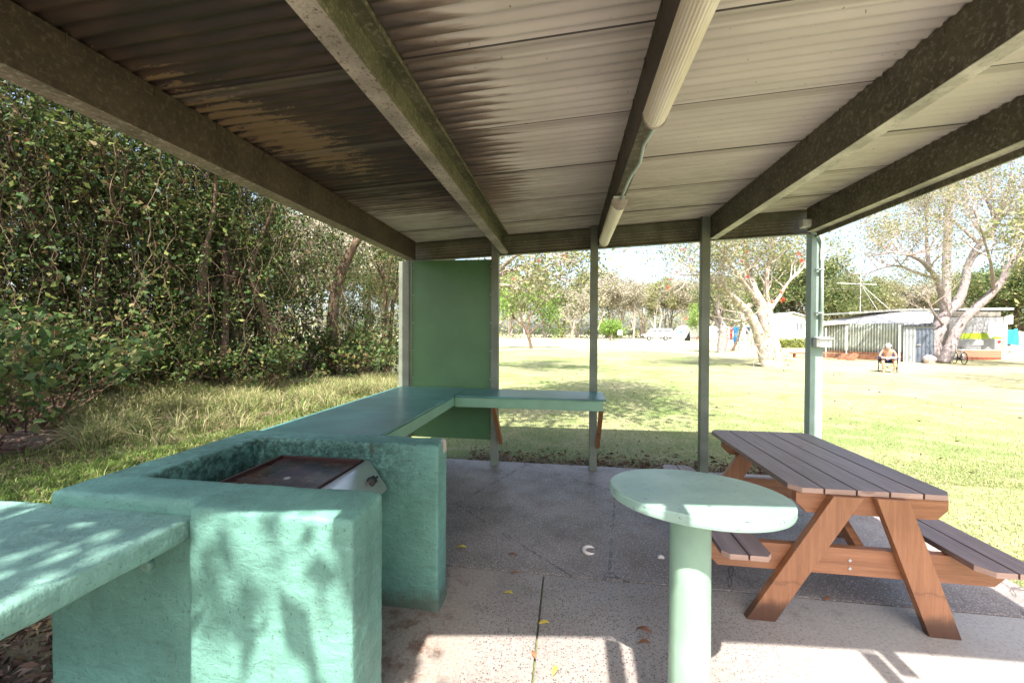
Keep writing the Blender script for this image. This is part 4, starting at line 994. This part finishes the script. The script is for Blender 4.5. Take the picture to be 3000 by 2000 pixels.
# ---- trees behind the viewer that throw the dappled shade (just out of frame)
bgtree('overhanging_tree', 'leafy tree left of the shelter whose leaves dapple the barbecue', 'tree', 61, 6.8, 4.5, M['bark_brown'], M['leaf_mid'], 52, .17, .4, lvl=3, sig=.3, loc=(-2.35, -2.3, -.03), nb=3, r=.12, fill=1500, zmin=3.2)
o5 = Vector((-2.35, 7.6, -.05)); root = thing('overhanging_tree', 'tall tree behind the green panel, its crown spreading above the roof', 'tree', o5)
V5 = lambda x, y, z: Vector((x, y, z))-o5
paths = [[(V5(-2.35, 7.6, -.1), .17), (V5(-2.3, 7.5, 2.5), .15), (V5(-2.3, 7.4, 4.6), .13), (V5(-1.8, 6.6, 5.9), .10), (V5(-.9, 5.6, 6.5), .07), (V5(.2, 4.9, 6.7), .05), (V5(1.2, 4.6, 6.8), .03)],
 [(V5(-2.3, 7.4, 4.6), .1), (V5(-1.6, 7.6, 5.8), .08), (V5(-.6, 7.4, 6.4), .06), (V5(.6, 7.0, 6.7), .04), (V5(1.6, 6.8, 6.8), .02)],
 [(V5(-1.8, 6.6, 5.9), .09), (V5(-2.0, 5.4, 6.4), .06), (V5(-1.6, 4.4, 6.7), .04), (V5(-1.0, 3.6, 6.9), .02)]]
tips = path_tree(root, paths, M['bark_brown'], 17, 2, 1.0, .03, 3, 1, up=.35)
tips = [t_ for t_ in tips if t_[0].z > 4.9]
tipleaves('foliage', tips, 17, .5, .17, NR, M['leaf_mid'], root, asp=.5)
bgtree('overhanging_tree', 'leafy tree beyond the left edge shading the leaf litter', 'tree', 62, 9.5, 8, M['bark_brown'], M['leaf_mid'], 30, .2, .35, lvl=3, sig=.6, loc=(-7.4, -1.8, -.03), nb=4, r=.2)
bgtree('overhanging_tree', 'spreading tree beyond the right edge shading the grass before the seated person', 'tree', 63, 7.5, 9, M['bark_pale'], M['leaf_coral'], 40, .12, .35, lvl=3, sig=.45, loc=W(2830, 10.3, -.03), nb=4, r=.2)
bgtree('overhanging_tree', 'tree beyond the right edge near the caravan', 'tree', 64, 8.5, 8.5, M['bark_pale'], M['leaf_coral'], 26, .2, .35, lvl=3, sig=.5, loc=W(2560, 18.5, -.03), nb=4, r=.2)
#PART3
# ------------------------------------------------------------------ far buildings and things, built square to the viewer's bearing
class LF:
    """local frame: origin on the ground at photo column px, distance d; x across, y away, z up"""
    def __init__(s, name, label, cat, px, d, z=None, group=None, rz=0):
        p = W(px, d); s.z0 = gh(p.x, p.y) if z is None else z; s.px, s.d = px, d
        s.o = thing(name, label, cat, (p.x, p.y, s.z0), YAW+rz, group)
    def q(s, px, py, dd=0):
        d = s.d+dd; return Vector(((px-1176)/915*d-(s.px-1176)/915*s.d, dd, Zy(px, py, d)-s.z0))
    def b(s, px0, px1, py0, py1, d0, d1):   # box between photo columns/rows (at near depth), depth range
        a = s.q(px0, py1, d0); c = s.q(px1, py0, d0); return (a.x, c.x, d0, d1, a.z, c.z)
# cabin
L = LF('cabin', 'pale cream cabin with low gabled roof and two narrow windows behind a hedge', 'cabin', 1822, 50)
mb = MB(); xl, xr = L.q(1776, 741).x, L.q(1884, 741).x; ze = 3.05; xa = L.q(1818, 726).x; za = 3.92
mb.prism([(xl, 0, -.2), (xr, 0, -.2), (xr, 0, ze-.15), (xa, 0, za-.15), (xl, 0, ze)], (0, 8, 0)); mb.build('wall', M['cream'], L.o)
mb = MB(); mb.prism([(xl-.35, -.4, ze-.12), (xa, -.4, za-.02), (xa, -.4, za+.12), (xl-.35, -.4, ze+.02)], (0, 8.8, 0)).prism([(xa, -.4, za-.02), (xr+.35, -.4, ze-.25), (xr+.35, -.4, ze-.11), (xa, -.4, za+.12)], (0, 8.8, 0)); mb.build('roof', M['roofpale'], L.o)
for px in (1831, 1839.5):
    a = L.q(px, 757); c = L.q(px, 741); MB().box(a.x-.13, a.x+.13, -.03, .02, a.z, c.z).build('window', M['glass'], L.o)
o = leaves('hedge', np.stack([NR.uniform(-3.1, 3.1, 5200), NR.uniform(-.7, .7, 5200), NR.uniform(.05, .95, 5200)+NR.normal(size=5200)*.05], 1), .16, NR, M['hedge'], asp=.6)
p = W(1840, 43.5); o.location = (p.x, p.y, gh(p.x, p.y)); o.rotation_euler.z = YAW; tag(o, 'low yellow-green clipped hedge in front of the cream cabin', 'hedge')
# off-road van
L = LF('offroad_van', 'white long-bodied four-wheel-drive parked at the far lawn edge, bull bar to the left', 'car', 1512, 66)
H_, Ln = 1.95, 4.75; x0 = -Ln/2
body = [(x0+.1, .55), (x0+.12, 1.0), (x0+1.05, 1.12), (x0+1.45, 1.78), (x0+1.7, H_), (x0+Ln-.15, H_), (x0+Ln, 1.7), (x0+Ln, .55)]
MB().prism([(x, 0, z) for x, z in body], (0, 1.75, 0)).build('body', M['white'], L.o, bevel=.05)
MB().box(x0-.12, x0+.12, .1, 1.65, .5, .68).box(x0-.15, x0-.08, .3, .36, .5, 1.05).box(x0-.15, x0-.08, 1.35, 1.41, .5, 1.05).box(x0-.15, x0-.08, .3, 1.4, .98, 1.04).build('bull_bar', M['dark_metal'], L.o)
for wx in (x0+.85, x0+Ln-1.15):
    wt = MB().tube([(wx, -.05, .38), (wx, .2, .38)], .38, 20).build('wheel', M['tyre'], L.o); MB().tube([(wx, -.07, .38), (wx, .0, .38)], .2, 14).build('rim', M['galv'], wt)
for a, b_ in ((x0+1.5, x0+2.15), (x0+2.3, x0+3.1), (x0+3.25, x0+4.4)): MB().box(a, b_, -.012, .03, 1.32, 1.72).build('window', M['glass'], L.o)
MB().box(x0+.03, x0+.1, .12, .35, .75, .92).build('headlight', M['galv'], L.o)
# caravan with tent annex
L = LF('caravan', 'white caravan with a dark open annex doorway right of the four-wheel-drive', 'caravan', 1590, 63)
MB().prism([(x, 0, z) for x, z in ((-2.5, .45), (-2.3, 1.3), (-1.4, 2.25), (-.9, 2.4), (2.8, 2.4), (2.9, .45))], (0, 2.2, 0)).build('body', M['white'], L.o, bevel=.05)
MB().box(-2.0, -1.5, -.02, .05, 1.25, 1.6).build('window', M['blue'], L.o)
MB().prism([(-1.3, -.05, .02), (-.3, -.05, .02), (-.45, -.05, 1.5)], (0, .1, 0)).build('doorway', M['dark_metal'], L.o)  # dark solid stands in for the shade inside the opening
MB().tube([(1.6, -.05, .33), (1.6, .2, .33)], .33, 16).build('wheel', M['tyre'], L.o)
MB().box(.3, 1.1, -1.0, -.6, .5, .56).box(.34, .4, -.9, -.7, 0, .5).box(1.0, 1.06, -.9, -.7, 0, .5).build('step_table', M['red'], L.o)
L = LF('caravan', 'second white caravan, partly hidden behind the fourth post', 'caravan', 1652, 60)
MB().prism([(x, 0, z) for x, z in ((-2.1, .4), (-2.1, 2.1), (-1.8, 2.25), (1.7, 2.25), (2.3, 1.3), (2.2, .4))], (0, 2.2, 0)).build('body', M['white'], L.o, bevel=.05)
MB().box(-.5, .3, -.02, .05, 1.2, 1.7).build('window', M['glass'], L.o)
MB().tube([(.4, -.05, .33), (.4, .2, .33)], .33, 16).build('wheel', M['tyre'], L.o)
L = LF('notice_board', 'small white notice board on a post before the far trees', 'sign', 1424, 63)
MB().box(-.35, .35, 0, .05, .9, 1.75).build('board', M['white'], L.o); MB().box(-.05, .05, .052, .12, 0, 1.75).build('post', M['twig_brown'], L.o)
# clothes line
L = LF('clothes_line', 'green steel clothes line hung with washing behind the leaning tree', 'clothes line', 1697, 40)
for px in (1664, 1697, 1727): a = L.q(px, 790); MB().tube([(a.x, 0, 0), (a.x, 0, 2.35)], .04, 8).build('post', flat('green_pipe', (.02, .16, .10)), L.o)
a, c = L.q(1660, 750), L.q(1730, 750); MB().tube([(a.x, 0, 2.32), (c.x, 0, 2.32)], .035, 6).build('rail', bpy.data.materials['green_pipe'], L.o)
def cloth(lf, px, w, ztop, h, m, label, seed):
    a = lf.q(px, 750); mb = MB(); n, k = 10, 8; rg = random.Random(seed); vs = []
    for i in range(k+1):
        for j in range(n+1):
            u = j/n-.5; v = i/k; vs.append((u*w*(1-.35*v), .07*math.sin(u*14+v*2)*(0.3+v), -h*v))
    mb.add(vs, [(i*(n+1)+j, i*(n+1)+j+1, (i+1)*(n+1)+j+1, (i+1)*(n+1)+j) for i in range(k) for j in range(n)])
    o = mb.build('hanging_cloth', m, smooth=True); s = o.modifiers.new('s', 'SOLIDIFY'); s.thickness = .01
    wp = lf.o.location+Matrix.Rotation(YAW, 3, 'Z') @ Vector((a.x, -.08, ztop)); o.location = wp; o.rotation_euler.z = YAW
    tag(o, label, 'washing', 'washing on the clothes line')
cloth(L, 1689, .55, 2.3, 1.75, M['blue'], 'long bright blue towel hanging on the clothes line', 1)
cloth(L, 1679, .35, 2.3, 1.2, M['red'], 'red and pale cloth hanging left of the blue towel', 2)
cloth(L, 1671, .45, 2.3, 1.1, M['white'], 'white cloth hanging at the left end of the clothes line', 3)
cloth(L, 1707, .5, 2.3, .9, M['white'], 'white shirt hanging right of the blue towel', 4)
cloth(L, 1717, .5, 2.3, .7, M['navy'], 'dark garment hanging near the right end of the clothes line', 5)

# annex with striped walls
L = LF('annex', 'green and white striped canvas annex with a pale canopy beside the caravan', 'annex', 1980, 26.5)
t = NT('striped_canvas'); p = t.obj(); AL = t.math('ADD', t.math('MULTIPLY', t.xyz(p)[0], .41), t.math('MULTIPLY', t.xyz(p)[1], -.91))
s1 = t.math('FRACT', t.math('MULTIPLY', AL, 6.6))
c = t.mix(t.math('GREATER_THAN', s1, .42), (.50, .47, .40), (.05, .12, .085)); c = t.mix(t.math('LESS_THAN', t.math('ABSOLUTE', t.math('ADD', s1, -.71)), .06), c, (.42, .34, .26))
M['stripe'] = t.fin(c, .8)
dA, dB = 2.0, -2.2
def wallrow(pxa, da, pxb, db, pya0, pya1, pyb0, pyb1, n=120, amp=.03):
    mb = MB(); vs = []
    for i in range(n+1):
        u = i/n; d = da+(db-da)*u; px = pxa+(pxb-pxa)*u
        for j in range(5):
            v = j/4; top = pya0+(pyb0-pya0)*u; bot = pya1+(pyb1-pya1)*u
            q = L.q(px, bot+(top-bot)*v, d); q.y += amp*math.sin(i*.9)*(1-.5*v); vs.append(q)
    mb.add(vs, [(i*5+j, (i+1)*5+j, (i+1)*5+j+1, i*5+j+1) for i in range(n) for j in range(4)]); return mb
o = wallrow(1884, dA, 2076, dB, 744, 808, 742, 819).build('striped_wall', M['stripe'], L.o, smooth=True); s = o.modifiers.new('s', 'SOLIDIFY'); s.thickness = .02
mb = MB(); vs = []; n = 30   # canopy, sagging sheet from front edge up to the ridge
for i in range(n+1):
    u = i/n; px = 1881+(2142-1881)*u; pf = 747-8*u-3*math.sin(math.pi*u*2); pr = 741-24*math.sin(min(1, u*1.6)*math.pi/2)-3*u
    for j in range(7):
        v = j/6; a = L.q(px, pf, dA+.0-(dA-dB)*u-.35); b_ = L.q(px+2, pr, dA-(dA-dB)*u+2.2); q = a.lerp(b_, v); q.z -= .10*math.sin(math.pi*v)+.03*math.sin(u*40)*(1-v); vs.append(q)
mb.add(vs, [(i*7+j, (i+1)*7+j, (i+1)*7+j+1, i*7+j+1) for i in range(n) for j in range(6)])
vs = []
for i in range(n+1):
    u = i/n; px = 1881+(2142-1881)*u; pf = 747-8*u-3*math.sin(math.pi*u*2); a = L.q(px, pf, dA-(dA-dB)*u-.36); vs += [a+Vector((0, 0, .03)), a+Vector((0, 0, -.09-.02*math.sin(u*60)))]
mb.add(vs, [(2*i, 2*i+1, 2*i+3, 2*i+2) for i in range(n)])
o = mb.build('canopy', M['canvas'], L.o, smooth=True); s = o.modifiers.new('s', 'SOLIDIFY'); s.thickness = .012
for px, dd, pt_, pb in ((1897, dA-.5, 752, 824), (1944.5, .6-.3, 748, 826), (2066, dB-.3, 745, 826)):
    a = L.q(px, pb, dd); c = L.q(px, pt_, dd); MB().tube([(a.x, a.y, min(0, a.z)), (c.x, c.y, c.z)], .045, 8).build('pole', M['white'], L.o)
for k in range(4):
    mb = MB(); za = .05+.12*k
    a = L.q(1852 if k < 3 else 1884, 815, dA-.15); c = L.q(2076, 825, dB-.15)
    mb.prism([(a.x, a.y, za), (c.x, c.y, za), (c.x, c.y, za+.085), (a.x, a.y, za+.085)], (0, .04, 0)); mb.build('skirting_slat', M['orangewood'], L.o)
# corrugated cover roof above annex and caravan
L = LF('carport_roof', 'long flat pale metal cover roof on white posts above the annex and caravan', 'carport', 2140, 27.5)
mb = MB(); a, b_, c = L.q(1948, 721, 1), L.q(2085, 713, 0), L.q(2328, 711, -.5)
for p_, q_ in ((a, b_), (b_, c)): mb.prism([p_, q_, q_+Vector((0, 0, .13)), p_+Vector((0, 0, .13))], (0, 4.5, 0))
mb.build('roof', M['roofpale'], L.o); MB().prism([b_+Vector((.3, -.02, -.10)), c+Vector((-.3, -.02, -.10)), c+Vector((-.3, -.02, -.01)), b_+Vector((.3, -.02, -.01))], (0, .08, 0)).build('beam', M['dark_metal'], L.o)
a = L.q(2306, 725); MB().box(a.x-.09, a.x+.09, -.1, .08, 0, a.z-.05).build('post', M['white'], L.o)
a = L.q(2327, 727); MB().box(a.x-.2, a.x+.1, .1, .25, a.z-.5, a.z+.1).build('gutter_end', M['white'], L.o)
# shed
L = LF('metal_shed', 'grey corrugated metal shed with a closed door between the annex and the forked tree', 'shed', 2108, 23.4, rz=R(-42))
xa, xm, xb = -.60, -.08, .66
def corr(x0, x1, z0, z1, name, m, y=0, pitch=.16, amp=.02):
    n = int((x1-x0)/pitch*8); mb = MB(); vs = []
    for i in range(n+1):
        x = x0+(x1-x0)*i/n; yy = y+amp*math.sin(2*math.pi*(x-x0)/pitch); vs += [(x, yy, z0), (x, yy, z1)]
    mb.add(vs, [(2*i, 2*i+2, 2*i+3, 2*i+1) for i in range(n)]); o = mb.build(name, m, L.o, fix=False); s = o.modifiers.new('s', 'SOLIDIFY'); s.thickness = .01; return o
M['shed'] = flat('shed_grey', (.30, .32, .33), .45, .3); M['sheddoor'] = flat('shed_door_blue_grey', (.13, .15, .19), .45, .3)
corr(xa, xm, 0, 2.12, 'wall', M['shed']); dr = corr(xm+.01, xb, .03, 2.0, 'door', M['sheddoor'], .01)
MB().box(xm+.04, xm+.22, -.05, -.015, 1.02, 1.07).build('handle', M['steel'], dr)
MB().box(xa+.01, xb, .05, 2.0, 0, 2.1).build('shell', M['shed'], L.o)
mb = MB(); vs = []; n = 64
for i in range(n+1): x = xa-.05+(xb+.1-xa)*i/n; z = 2.16+.03*math.sin(2*math.pi*x/.2); vs += [(x, -.12, z), (x, 2.1, z+.12)]
mb.add(vs, [(2*i, 2*i+2, 2*i+3, 2*i+1) for i in range(n)]); o = mb.build('roof', M['dark_metal'], L.o, fix=False); s = o.modifiers.new('s', 'SOLIDIFY'); s.thickness = .02
# caravan at right
L = LF('caravan', 'grey-white caravan rear with a lime green band on red timber skirting', 'caravan', 2242, 26.2)
def cp_(px, py, dd=0): q = L.q(px, py, dd); return (q.x, q.y, q.z)
def band(pts, name, m, dep=.02, y=0):
    return MB().prism([(L.q(a, b).x, y, L.q(a, b).z) for a, b in pts], (0, dep, 0)).build(name, m, L.o)
M['vanside'] = flat('caravan_panel', (.27, .27, .275), .4)  # white panels greyed: the shade they stand in is part of the colour
band([(2180, 728), (2302, 728), (2303, 779), (2300, 790), (2295, 803), (2190, 803), (2181, 785)], 'body', M['vanside'], 2.2)
band([(2184, 765), (2300, 765), (2300, 778), (2184, 778)], 'green_band', flat('lime_band', (.30, .42, .02), .5), .012, -.0125)
mb = MB()
for py in (756, 782, 786, 790, 794, 798): a, c = L.q(2190, py), L.q(2296, py); mb.box(a.x, c.x, -.0135, -.001, a.z-.012, a.z+.012)
mb.v and mb.build('ribs', flat('panel_seam', (.14, .14, .15)), L.o)
band([(2200, 716), (2300, 716), (2300, 726), (2186, 726)], 'roof_edge', flat('caravan_roof_edge', (.25, .22, .19)), 2.0, .05)  # roof edge tone lowered to paint the shaded gap below the cover roof
band([(2236, 792), (2257, 792), (2257, 782), (2252, 780), (2241, 780)], 'plate_holder', M['white'], .05, -.052)
for px in (2197, 2295): q = L.q(px, 784.5); MB().tube([(q.x, -.03, q.z), (q.x, 0, q.z)], .09, 14).build('tail_light', flat('red_lens', (.25, .02, .02)), L.o)
for k in range(5):
    a, c = L.q(2196, 805+4.5*k), L.q(2296, 805+4.5*k); MB().box(a.x, c.x, -.1, -.06, max(.03, a.z-.09), max(.13, a.z)).build('skirting_slat', M['darkwood'], L.o)
# sheets hanging
def sheet(name, px, py, d, w, h, m, label, cat, skew=0):
    q = W(px, d, Zy(px, py, d)); mb = MB(); n = 12; vs = []
    for i in range(n+1):
        for j in range(n+1):
            u = j/n; v = i/n; vs.append((u*w+skew*v, .06*math.sin(u*9+v*3), -h*v*(1-.12*math.sin(u*3))-.1*math.sin(u*math.pi)*(1-v)))
    mb.add(vs, [(i*(n+1)+j, i*(n+1)+j+1, (i+1)*(n+1)+j+1, (i+1)*(n+1)+j) for i in range(n) for j in range(n)])
    o = mb.build(name, m, smooth=True); s = o.modifiers.new('s', 'SOLIDIFY'); s.thickness = .008; o.location = q; o.rotation_euler.z = YAW; tag(o, label, cat)
sheet('shade_cloth', 2272, 737, 25.7, .88, 1.15, M['canvas'], 'pale grey sheet hanging across the corner of the caravan with the lime band', 'sheet', 0)
sheet('tarpaulin', 2306, 754, 28.2, .98, 1.25, M['tarp'], 'bright blue tarpaulin hung right of the white carport post', 'tarpaulin', .02)
L = LF('paling_fence', 'grey timber paling fence at the right edge behind the blue tarpaulin', 'fence', 2360, 34)
for k in range(34): MB().box(-1.4+k*.15, -1.4+k*.15+.135, 0, .02, 0, 1.75+.02*math.sin(k*2.1)).build('paling', M['shed'], L.o)
MB().box(-1.45, 3.8, .022, .07, .5, .58).build('rail', M['shed'], L.o)
# antenna mast
L = LF('antenna_mast', 'thin white television antenna mast with crossed arms behind the annex', 'antenna', 1975, 31)
a = L.q(1973, 590); MB().tube([(0, 0, 0), (0, 0, a.z)], .02, 6).build('mast', M['white'], L.o)
z_ = L.q(1975, 652).z; e0, e1 = L.q(1921, 651), L.q(2012, 655)
MB().tube([(e0.x, 0, z_+.05), (e1.x, 0, z_-.05)], .018, 6).build('arm', M['white'], L.o)
for px, py in ((2022, 710), (2026, 712)): q = L.q(px, py); MB().tube([(0, 0, z_), (q.x, .3 if px < 2024 else -.6, q.z)], .014, 6).build('stay', M['white'], L.o)
L = LF('log_seat', 'left orange sawn log lying before the striped annex', 'log', 1940, 25.8, group='logs before the annex')
MB().prism([(-.25, 0, 0), (.15, 0, 0), (.32, 0, .38), (.12, 0, .42), (-.2, 0, .12)], (0, .3, 0)).build('log', M['orangewood'], L.o, bevel=.02)
L = LF('log_seat', 'right orange sawn log lying before the striped annex, nearer the seated person', 'log', 1961, 25.2, group='logs before the annex')
MB().prism([(-.3, 0, 0), (.1, 0, 0), (.38, 0, .36), (.2, 0, .46), (-.25, 0, .14)], (0, .3, 0)).build('log', M['orangewood'], L.o, bevel=.02)
L = LF('red_bench', 'low red timber bench just left of the right corner post', 'bench', 1850, 28)
MB().box(-.9, .5, 0, .3, .25, .32).build('seat', M['darkwood'], L.o)
for x in (-.7, .3): MB().box(x, x+.08, .05, .25, 0, .25).build('leg', M['darkwood'], L.o)
# rock
bm = bmesh.new(); bmesh.ops.create_icosphere(bm, subdivisions=3, radius=.30)
for v in bm.verts: v.co *= 1+.18*math.sin(v.co.x*9+1)*math.sin(v.co.y*7)+.08*math.sin(v.co.z*17); v.co.z *= 1.05
me = bpy.data.meshes.new('boulder'); bm.to_mesh(me); bm.free(); me.materials.append(M['rock']); o = bpy.data.objects.new('boulder', me); C.objects.link(o)
for pl in me.polygons: pl.use_smooth = True
o.location = W(2135, 22.8, .18); tag(o, 'pale rounded boulder at the foot of the forked grey tree', 'rock')
# bicycle, seen nearly end on
L = LF('bicycle', 'dark bicycle with pale frame leaning beside the forked tree and the caravan', 'bicycle', 2204, 22.6, rz=R(62))
def ring(c, r, tr, n=28):
    return [Vector((c[0]+r*math.cos(2*math.pi*i/n), c[1], c[2]+r*math.sin(2*math.pi*i/n))) for i in range(n+1)]
for x in (-.52, .52):
    wh = MB().tube(ring((x, 0, .34), .33, .02), .02, 8, cap=False).build('wheel', M['tyre'], L.o, smooth=True)
    mb = MB()
    for k in range(12): a = k*math.pi/6; mb.tube([(x, 0, .34), (x+.32*math.cos(a), 0, .34+.32*math.sin(a))], .003, 3)
    mb.tube([(x, -.04, .34), (x, .04, .34)], .025, 8); mb.build('spokes', M['galv'], wh)
mb = MB()
for a, b_ in (((-.52, 0, .34), (-.10, 0, .30)), ((-.10, 0, .30), (-.20, 0, .82)), ((-.52, 0, .34), (-.18, 0, .74)), ((-.18, 0, .74), (.33, 0, .78)), ((-.10, 0, .30), (.35, 0, .70)), ((.52, 0, .34), (.31, 0, .92))): mb.tube([a, b_], .018, 8)
mb.build('frame', M['galv'], L.o, smooth=True)
MB().tube([(.24, -.28, .98), (.30, -.12, .95), (.30, .12, .95), (.24, .28, .98)], .014, 8).build('handlebar', M['dark_metal'], L.o, smooth=True)
MB().prism([(-.34, -.07, .88), (-.34, .07, .88), (-.05, .015, .90), (-.05, -.015, .90)], (0, 0, .05)).build('saddle', M['tyre'], L.o, bevel=.015)
MB().tube([(-.10, -.05, .30), (-.10, .05, .30)], .09, 14).tube([(-.1, -.09, .30), (-.02, -.09, .16)], .01, 6).tube([(-.1, .09, .30), (-.18, .09, .44)], .01, 6).build('crank', M['dark_metal'], L.o)

# folding chair and seated person
L = LF('camp_chair', 'navy folding camp chair with crossed steel legs on the lawn before the annex', 'chair', 2040, 17.4, rz=R(-38))
co_ = L.o
mb = MB()
for s_ in (-1, 1):
    mb.tube([(s_*.30, -.25, 0), (s_*.30, .20, .62)], .011, 6); mb.tube([(s_*.30, .25, 0), (s_*.30, -.25, .60)], .011, 6); mb.tube([(s_*.30, .25, 0), (s_*.27, .30, 1.0)], .011, 6)
mb.tube([(-.3, -.25, 0), (.3, -.22, .42)], .011, 6); mb.tube([(.3, -.26, 0), (-.3, -.23, .42)], .011, 6); mb.tube([(-.3, .25, 0), (.3, .22, .42)], .011, 6); mb.tube([(.3, .26, 0), (-.3, .23, .42)], .011, 6)
mb.build('frame', M['dark_metal'], co_, smooth=True)
MB().prism([(-.27, -.24, .41), (.27, -.24, .41), (.25, 0, .385), (.27, .24, .40), (-.27, .24, .40), (-.25, 0, .385)], (0, 0, .012)).build('seat', M['navy'], co_, bevel=.004)
MB().prism([(-.27, .25, .42), (.27, .25, .42), (.26, .31, .98), (-.26, .31, .98)], (0, .014, 0)).build('backrest', M['navy'], co_)
for s_ in (-1, 1): MB().prism([(s_*.26, -.28, .60), (s_*.36, -.28, .60), (s_*.36, .26, .63), (s_*.26, .26, .63)], (0, 0, .015)).build('armrest', M['navy'], co_)
def skin_mesh(name, verts, edges, m, parent, sub=1, root_i=0):
    me = bpy.data.meshes.new(name); me.from_pydata([v[0] for v in verts], edges, []); ob = bpy.data.objects.new(name, me); C.objects.link(ob)
    md = ob.modifiers.new('s', 'SKIN'); md.use_smooth_shade = True
    for i, v in enumerate(verts):
        r_ = v[1]; me.skin_vertices[0].data[i].radius = (r_, r_) if not hasattr(r_, '__len__') else r_; me.skin_vertices[0].data[i].use_root = (i == root_i)
    sb = ob.modifiers.new('u', 'SUBSURF'); sb.levels = sub; sb.render_levels = sub
    me.materials.append(m); ob.parent = parent; return ob
po = thing('person', 'bare-chested person in white cap and dark shorts, seated, head bent over a lap board', 'person', co_.location, YAW+R(-38))
V = [((0, .08, .50), (.15, .11)), ((0, .08, .66), (.14, .10)), ((0, .03, .82), (.155, .105)), ((0, -.02, .93), (.15, .09)), ((0, -.05, 1.0), (.055, .055)), ((0, -.09, 1.05), (.05, .05)), ((0, -.12, 1.12), (.075, .09)), ((0, -.13, 1.18), (.07, .085))]
E_ = [(0, 1), (1, 2), (2, 3), (3, 4), (4, 5), (5, 6), (6, 7)]
for s_ in (-1, 1):
    b0 = len(V)
    V += [((s_*.09, .04, .50), .09), ((s_*.16, -.20, .53), .078), ((s_*.19, -.40, .53), .06), ((s_*.185, -.41, .30), .052), ((s_*.165, -.37, .10), .033), ((s_*.165, -.38, .05), .036), ((s_*.175, -.50, .028), .03), ((s_*.18, -.57, .02), .018)]
    E_ += [(0, b0)]+[(b0+i, b0+i+1) for i in range(7)]
    b1 = len(V)
    V += [((s_*.16, -.01, .94), .055), ((s_*.24, -.02, .80), .045), ((s_*.27, -.04, .68), .038), ((s_*.18, -.20, .655), .03), ((s_*.10, -.32, .655), .024), ((s_*.07, -.37, .655), (.03, .016))]
    E_ += [(3, b1)]+[(b1+i, b1+i+1) for i in range(5)]
    for f_, (dx, dy, ln) in enumerate(((-.028, -.04, .035), (-.012, -.05, .042), (.004, -.05, .04), (.018, -.045, .03), (-.035, 0, .03))):
        q0 = Vector((s_*(.07+dx*-1 if f_ < 4 else .035), -.37+dy*.5, .655)); q1 = q0+Vector((-s_*.01, -ln*.6, .004)); q2 = q1+Vector((-s_*.006, -ln*.4, -.014)); k0 = len(V)
        V += [(tuple(q0), .009), (tuple(q1), .008), (tuple(q2), .007)]; E_ += [(b1+5, k0), (k0, k0+1), (k0+1, k0+2)]
skin_mesh('body', V, E_, M['skin'], po, 2)
MB().tube([(0, -.205, 1.10), (0, -.225, 1.085), (0, -.21, 1.07)], [.008, .014, .010], 8).build('nose', M['skin'], po, smooth=True)
for s_ in (-1, 1):
    MB().tube([(s_*.03, -.196, 1.118), (s_*.03, -.205, 1.116)], .010, 8).build('eye', M['dark_metal'], po); MB().tube([(s_*.078, -.11, 1.13), (s_*.088, -.10, 1.10)], [.018, .012], 8).build('ear', M['skin'], po, smooth=True)
MB().tube([(-.05, -.17, 1.06), (0, -.205, 1.045), (.05, -.17, 1.06)], [.02, .028, .02], 8).build('beard', M['white'], po, smooth=True)
cap = MB(); n = 16
for k in range(6):
    a = k/5*math.pi/2
    for i in range(n): th = 2*math.pi*i/n; cap.v.append((.095*math.cos(a)*math.cos(th), -.125+.11*math.cos(a)*math.sin(th)*1.0, 1.155+.10*math.sin(a)-.02*math.sin(th)*0))
for k in range(5):
    for i in range(n): j = (i+1) % n; cap.f.append((k*n+i, k*n+j, (k+1)*n+j, (k+1)*n+i)); cap.mi.append(0)
cap.prism([(-.085, -.17, 1.150), (.085, -.17, 1.150), (.07, -.29, 1.115), (0, -.32, 1.105), (-.07, -.29, 1.115)], (0, 0, .012))
cap.build('cap', flat('white_cap', (.72, .72, .76), .8), po, smooth=True)
V = [((0, .08, .50), (.165, .125)), ((0, .08, .58), (.15, .11))]; E_ = [(0, 1)]
for s_ in (-1, 1): b0 = len(V); V += [((s_*.09, .04, .50), .105), ((s_*.16, -.20, .53), .094), ((s_*.175, -.28, .53), .088)]; E_ += [(0, b0), (b0, b0+1), (b0+1, b0+2)]
skin_mesh('shorts', V, E_, flat('shorts_cloth', (.03, .05, .12), .8), po, 2)
MB().tube([(.105, -.30, .655), (.125, -.275, .655)], .030, 10).build('wristwatch', M['white'], po)
lb = MB().box(-.24, .24, -.17, .14, 0, .02).build('lap_board', M['canvas'], None, bevel=.006); lb.location = co_.location+Matrix.Rotation(YAW+R(-38), 3, 'Z') @ Vector((0, -.33, .615)); lb.rotation_euler.z = YAW+R(-38); tag(lb, 'pale board resting on the seated person\'s knees', 'board')
mg = MB().box(-.10, .0, -.05, .06, 0, .012).box(.002, .10, -.05, .06, 0, .012).build('magazine', M['blue'], None); mg.location = co_.location+Matrix.Rotation(YAW+R(-38), 3, 'Z') @ Vector((0, -.40, .636)); mg.rotation_euler.z = YAW+R(-38); tag(mg, 'colourful blue magazine lying on the board in the person\'s lap', 'magazine')
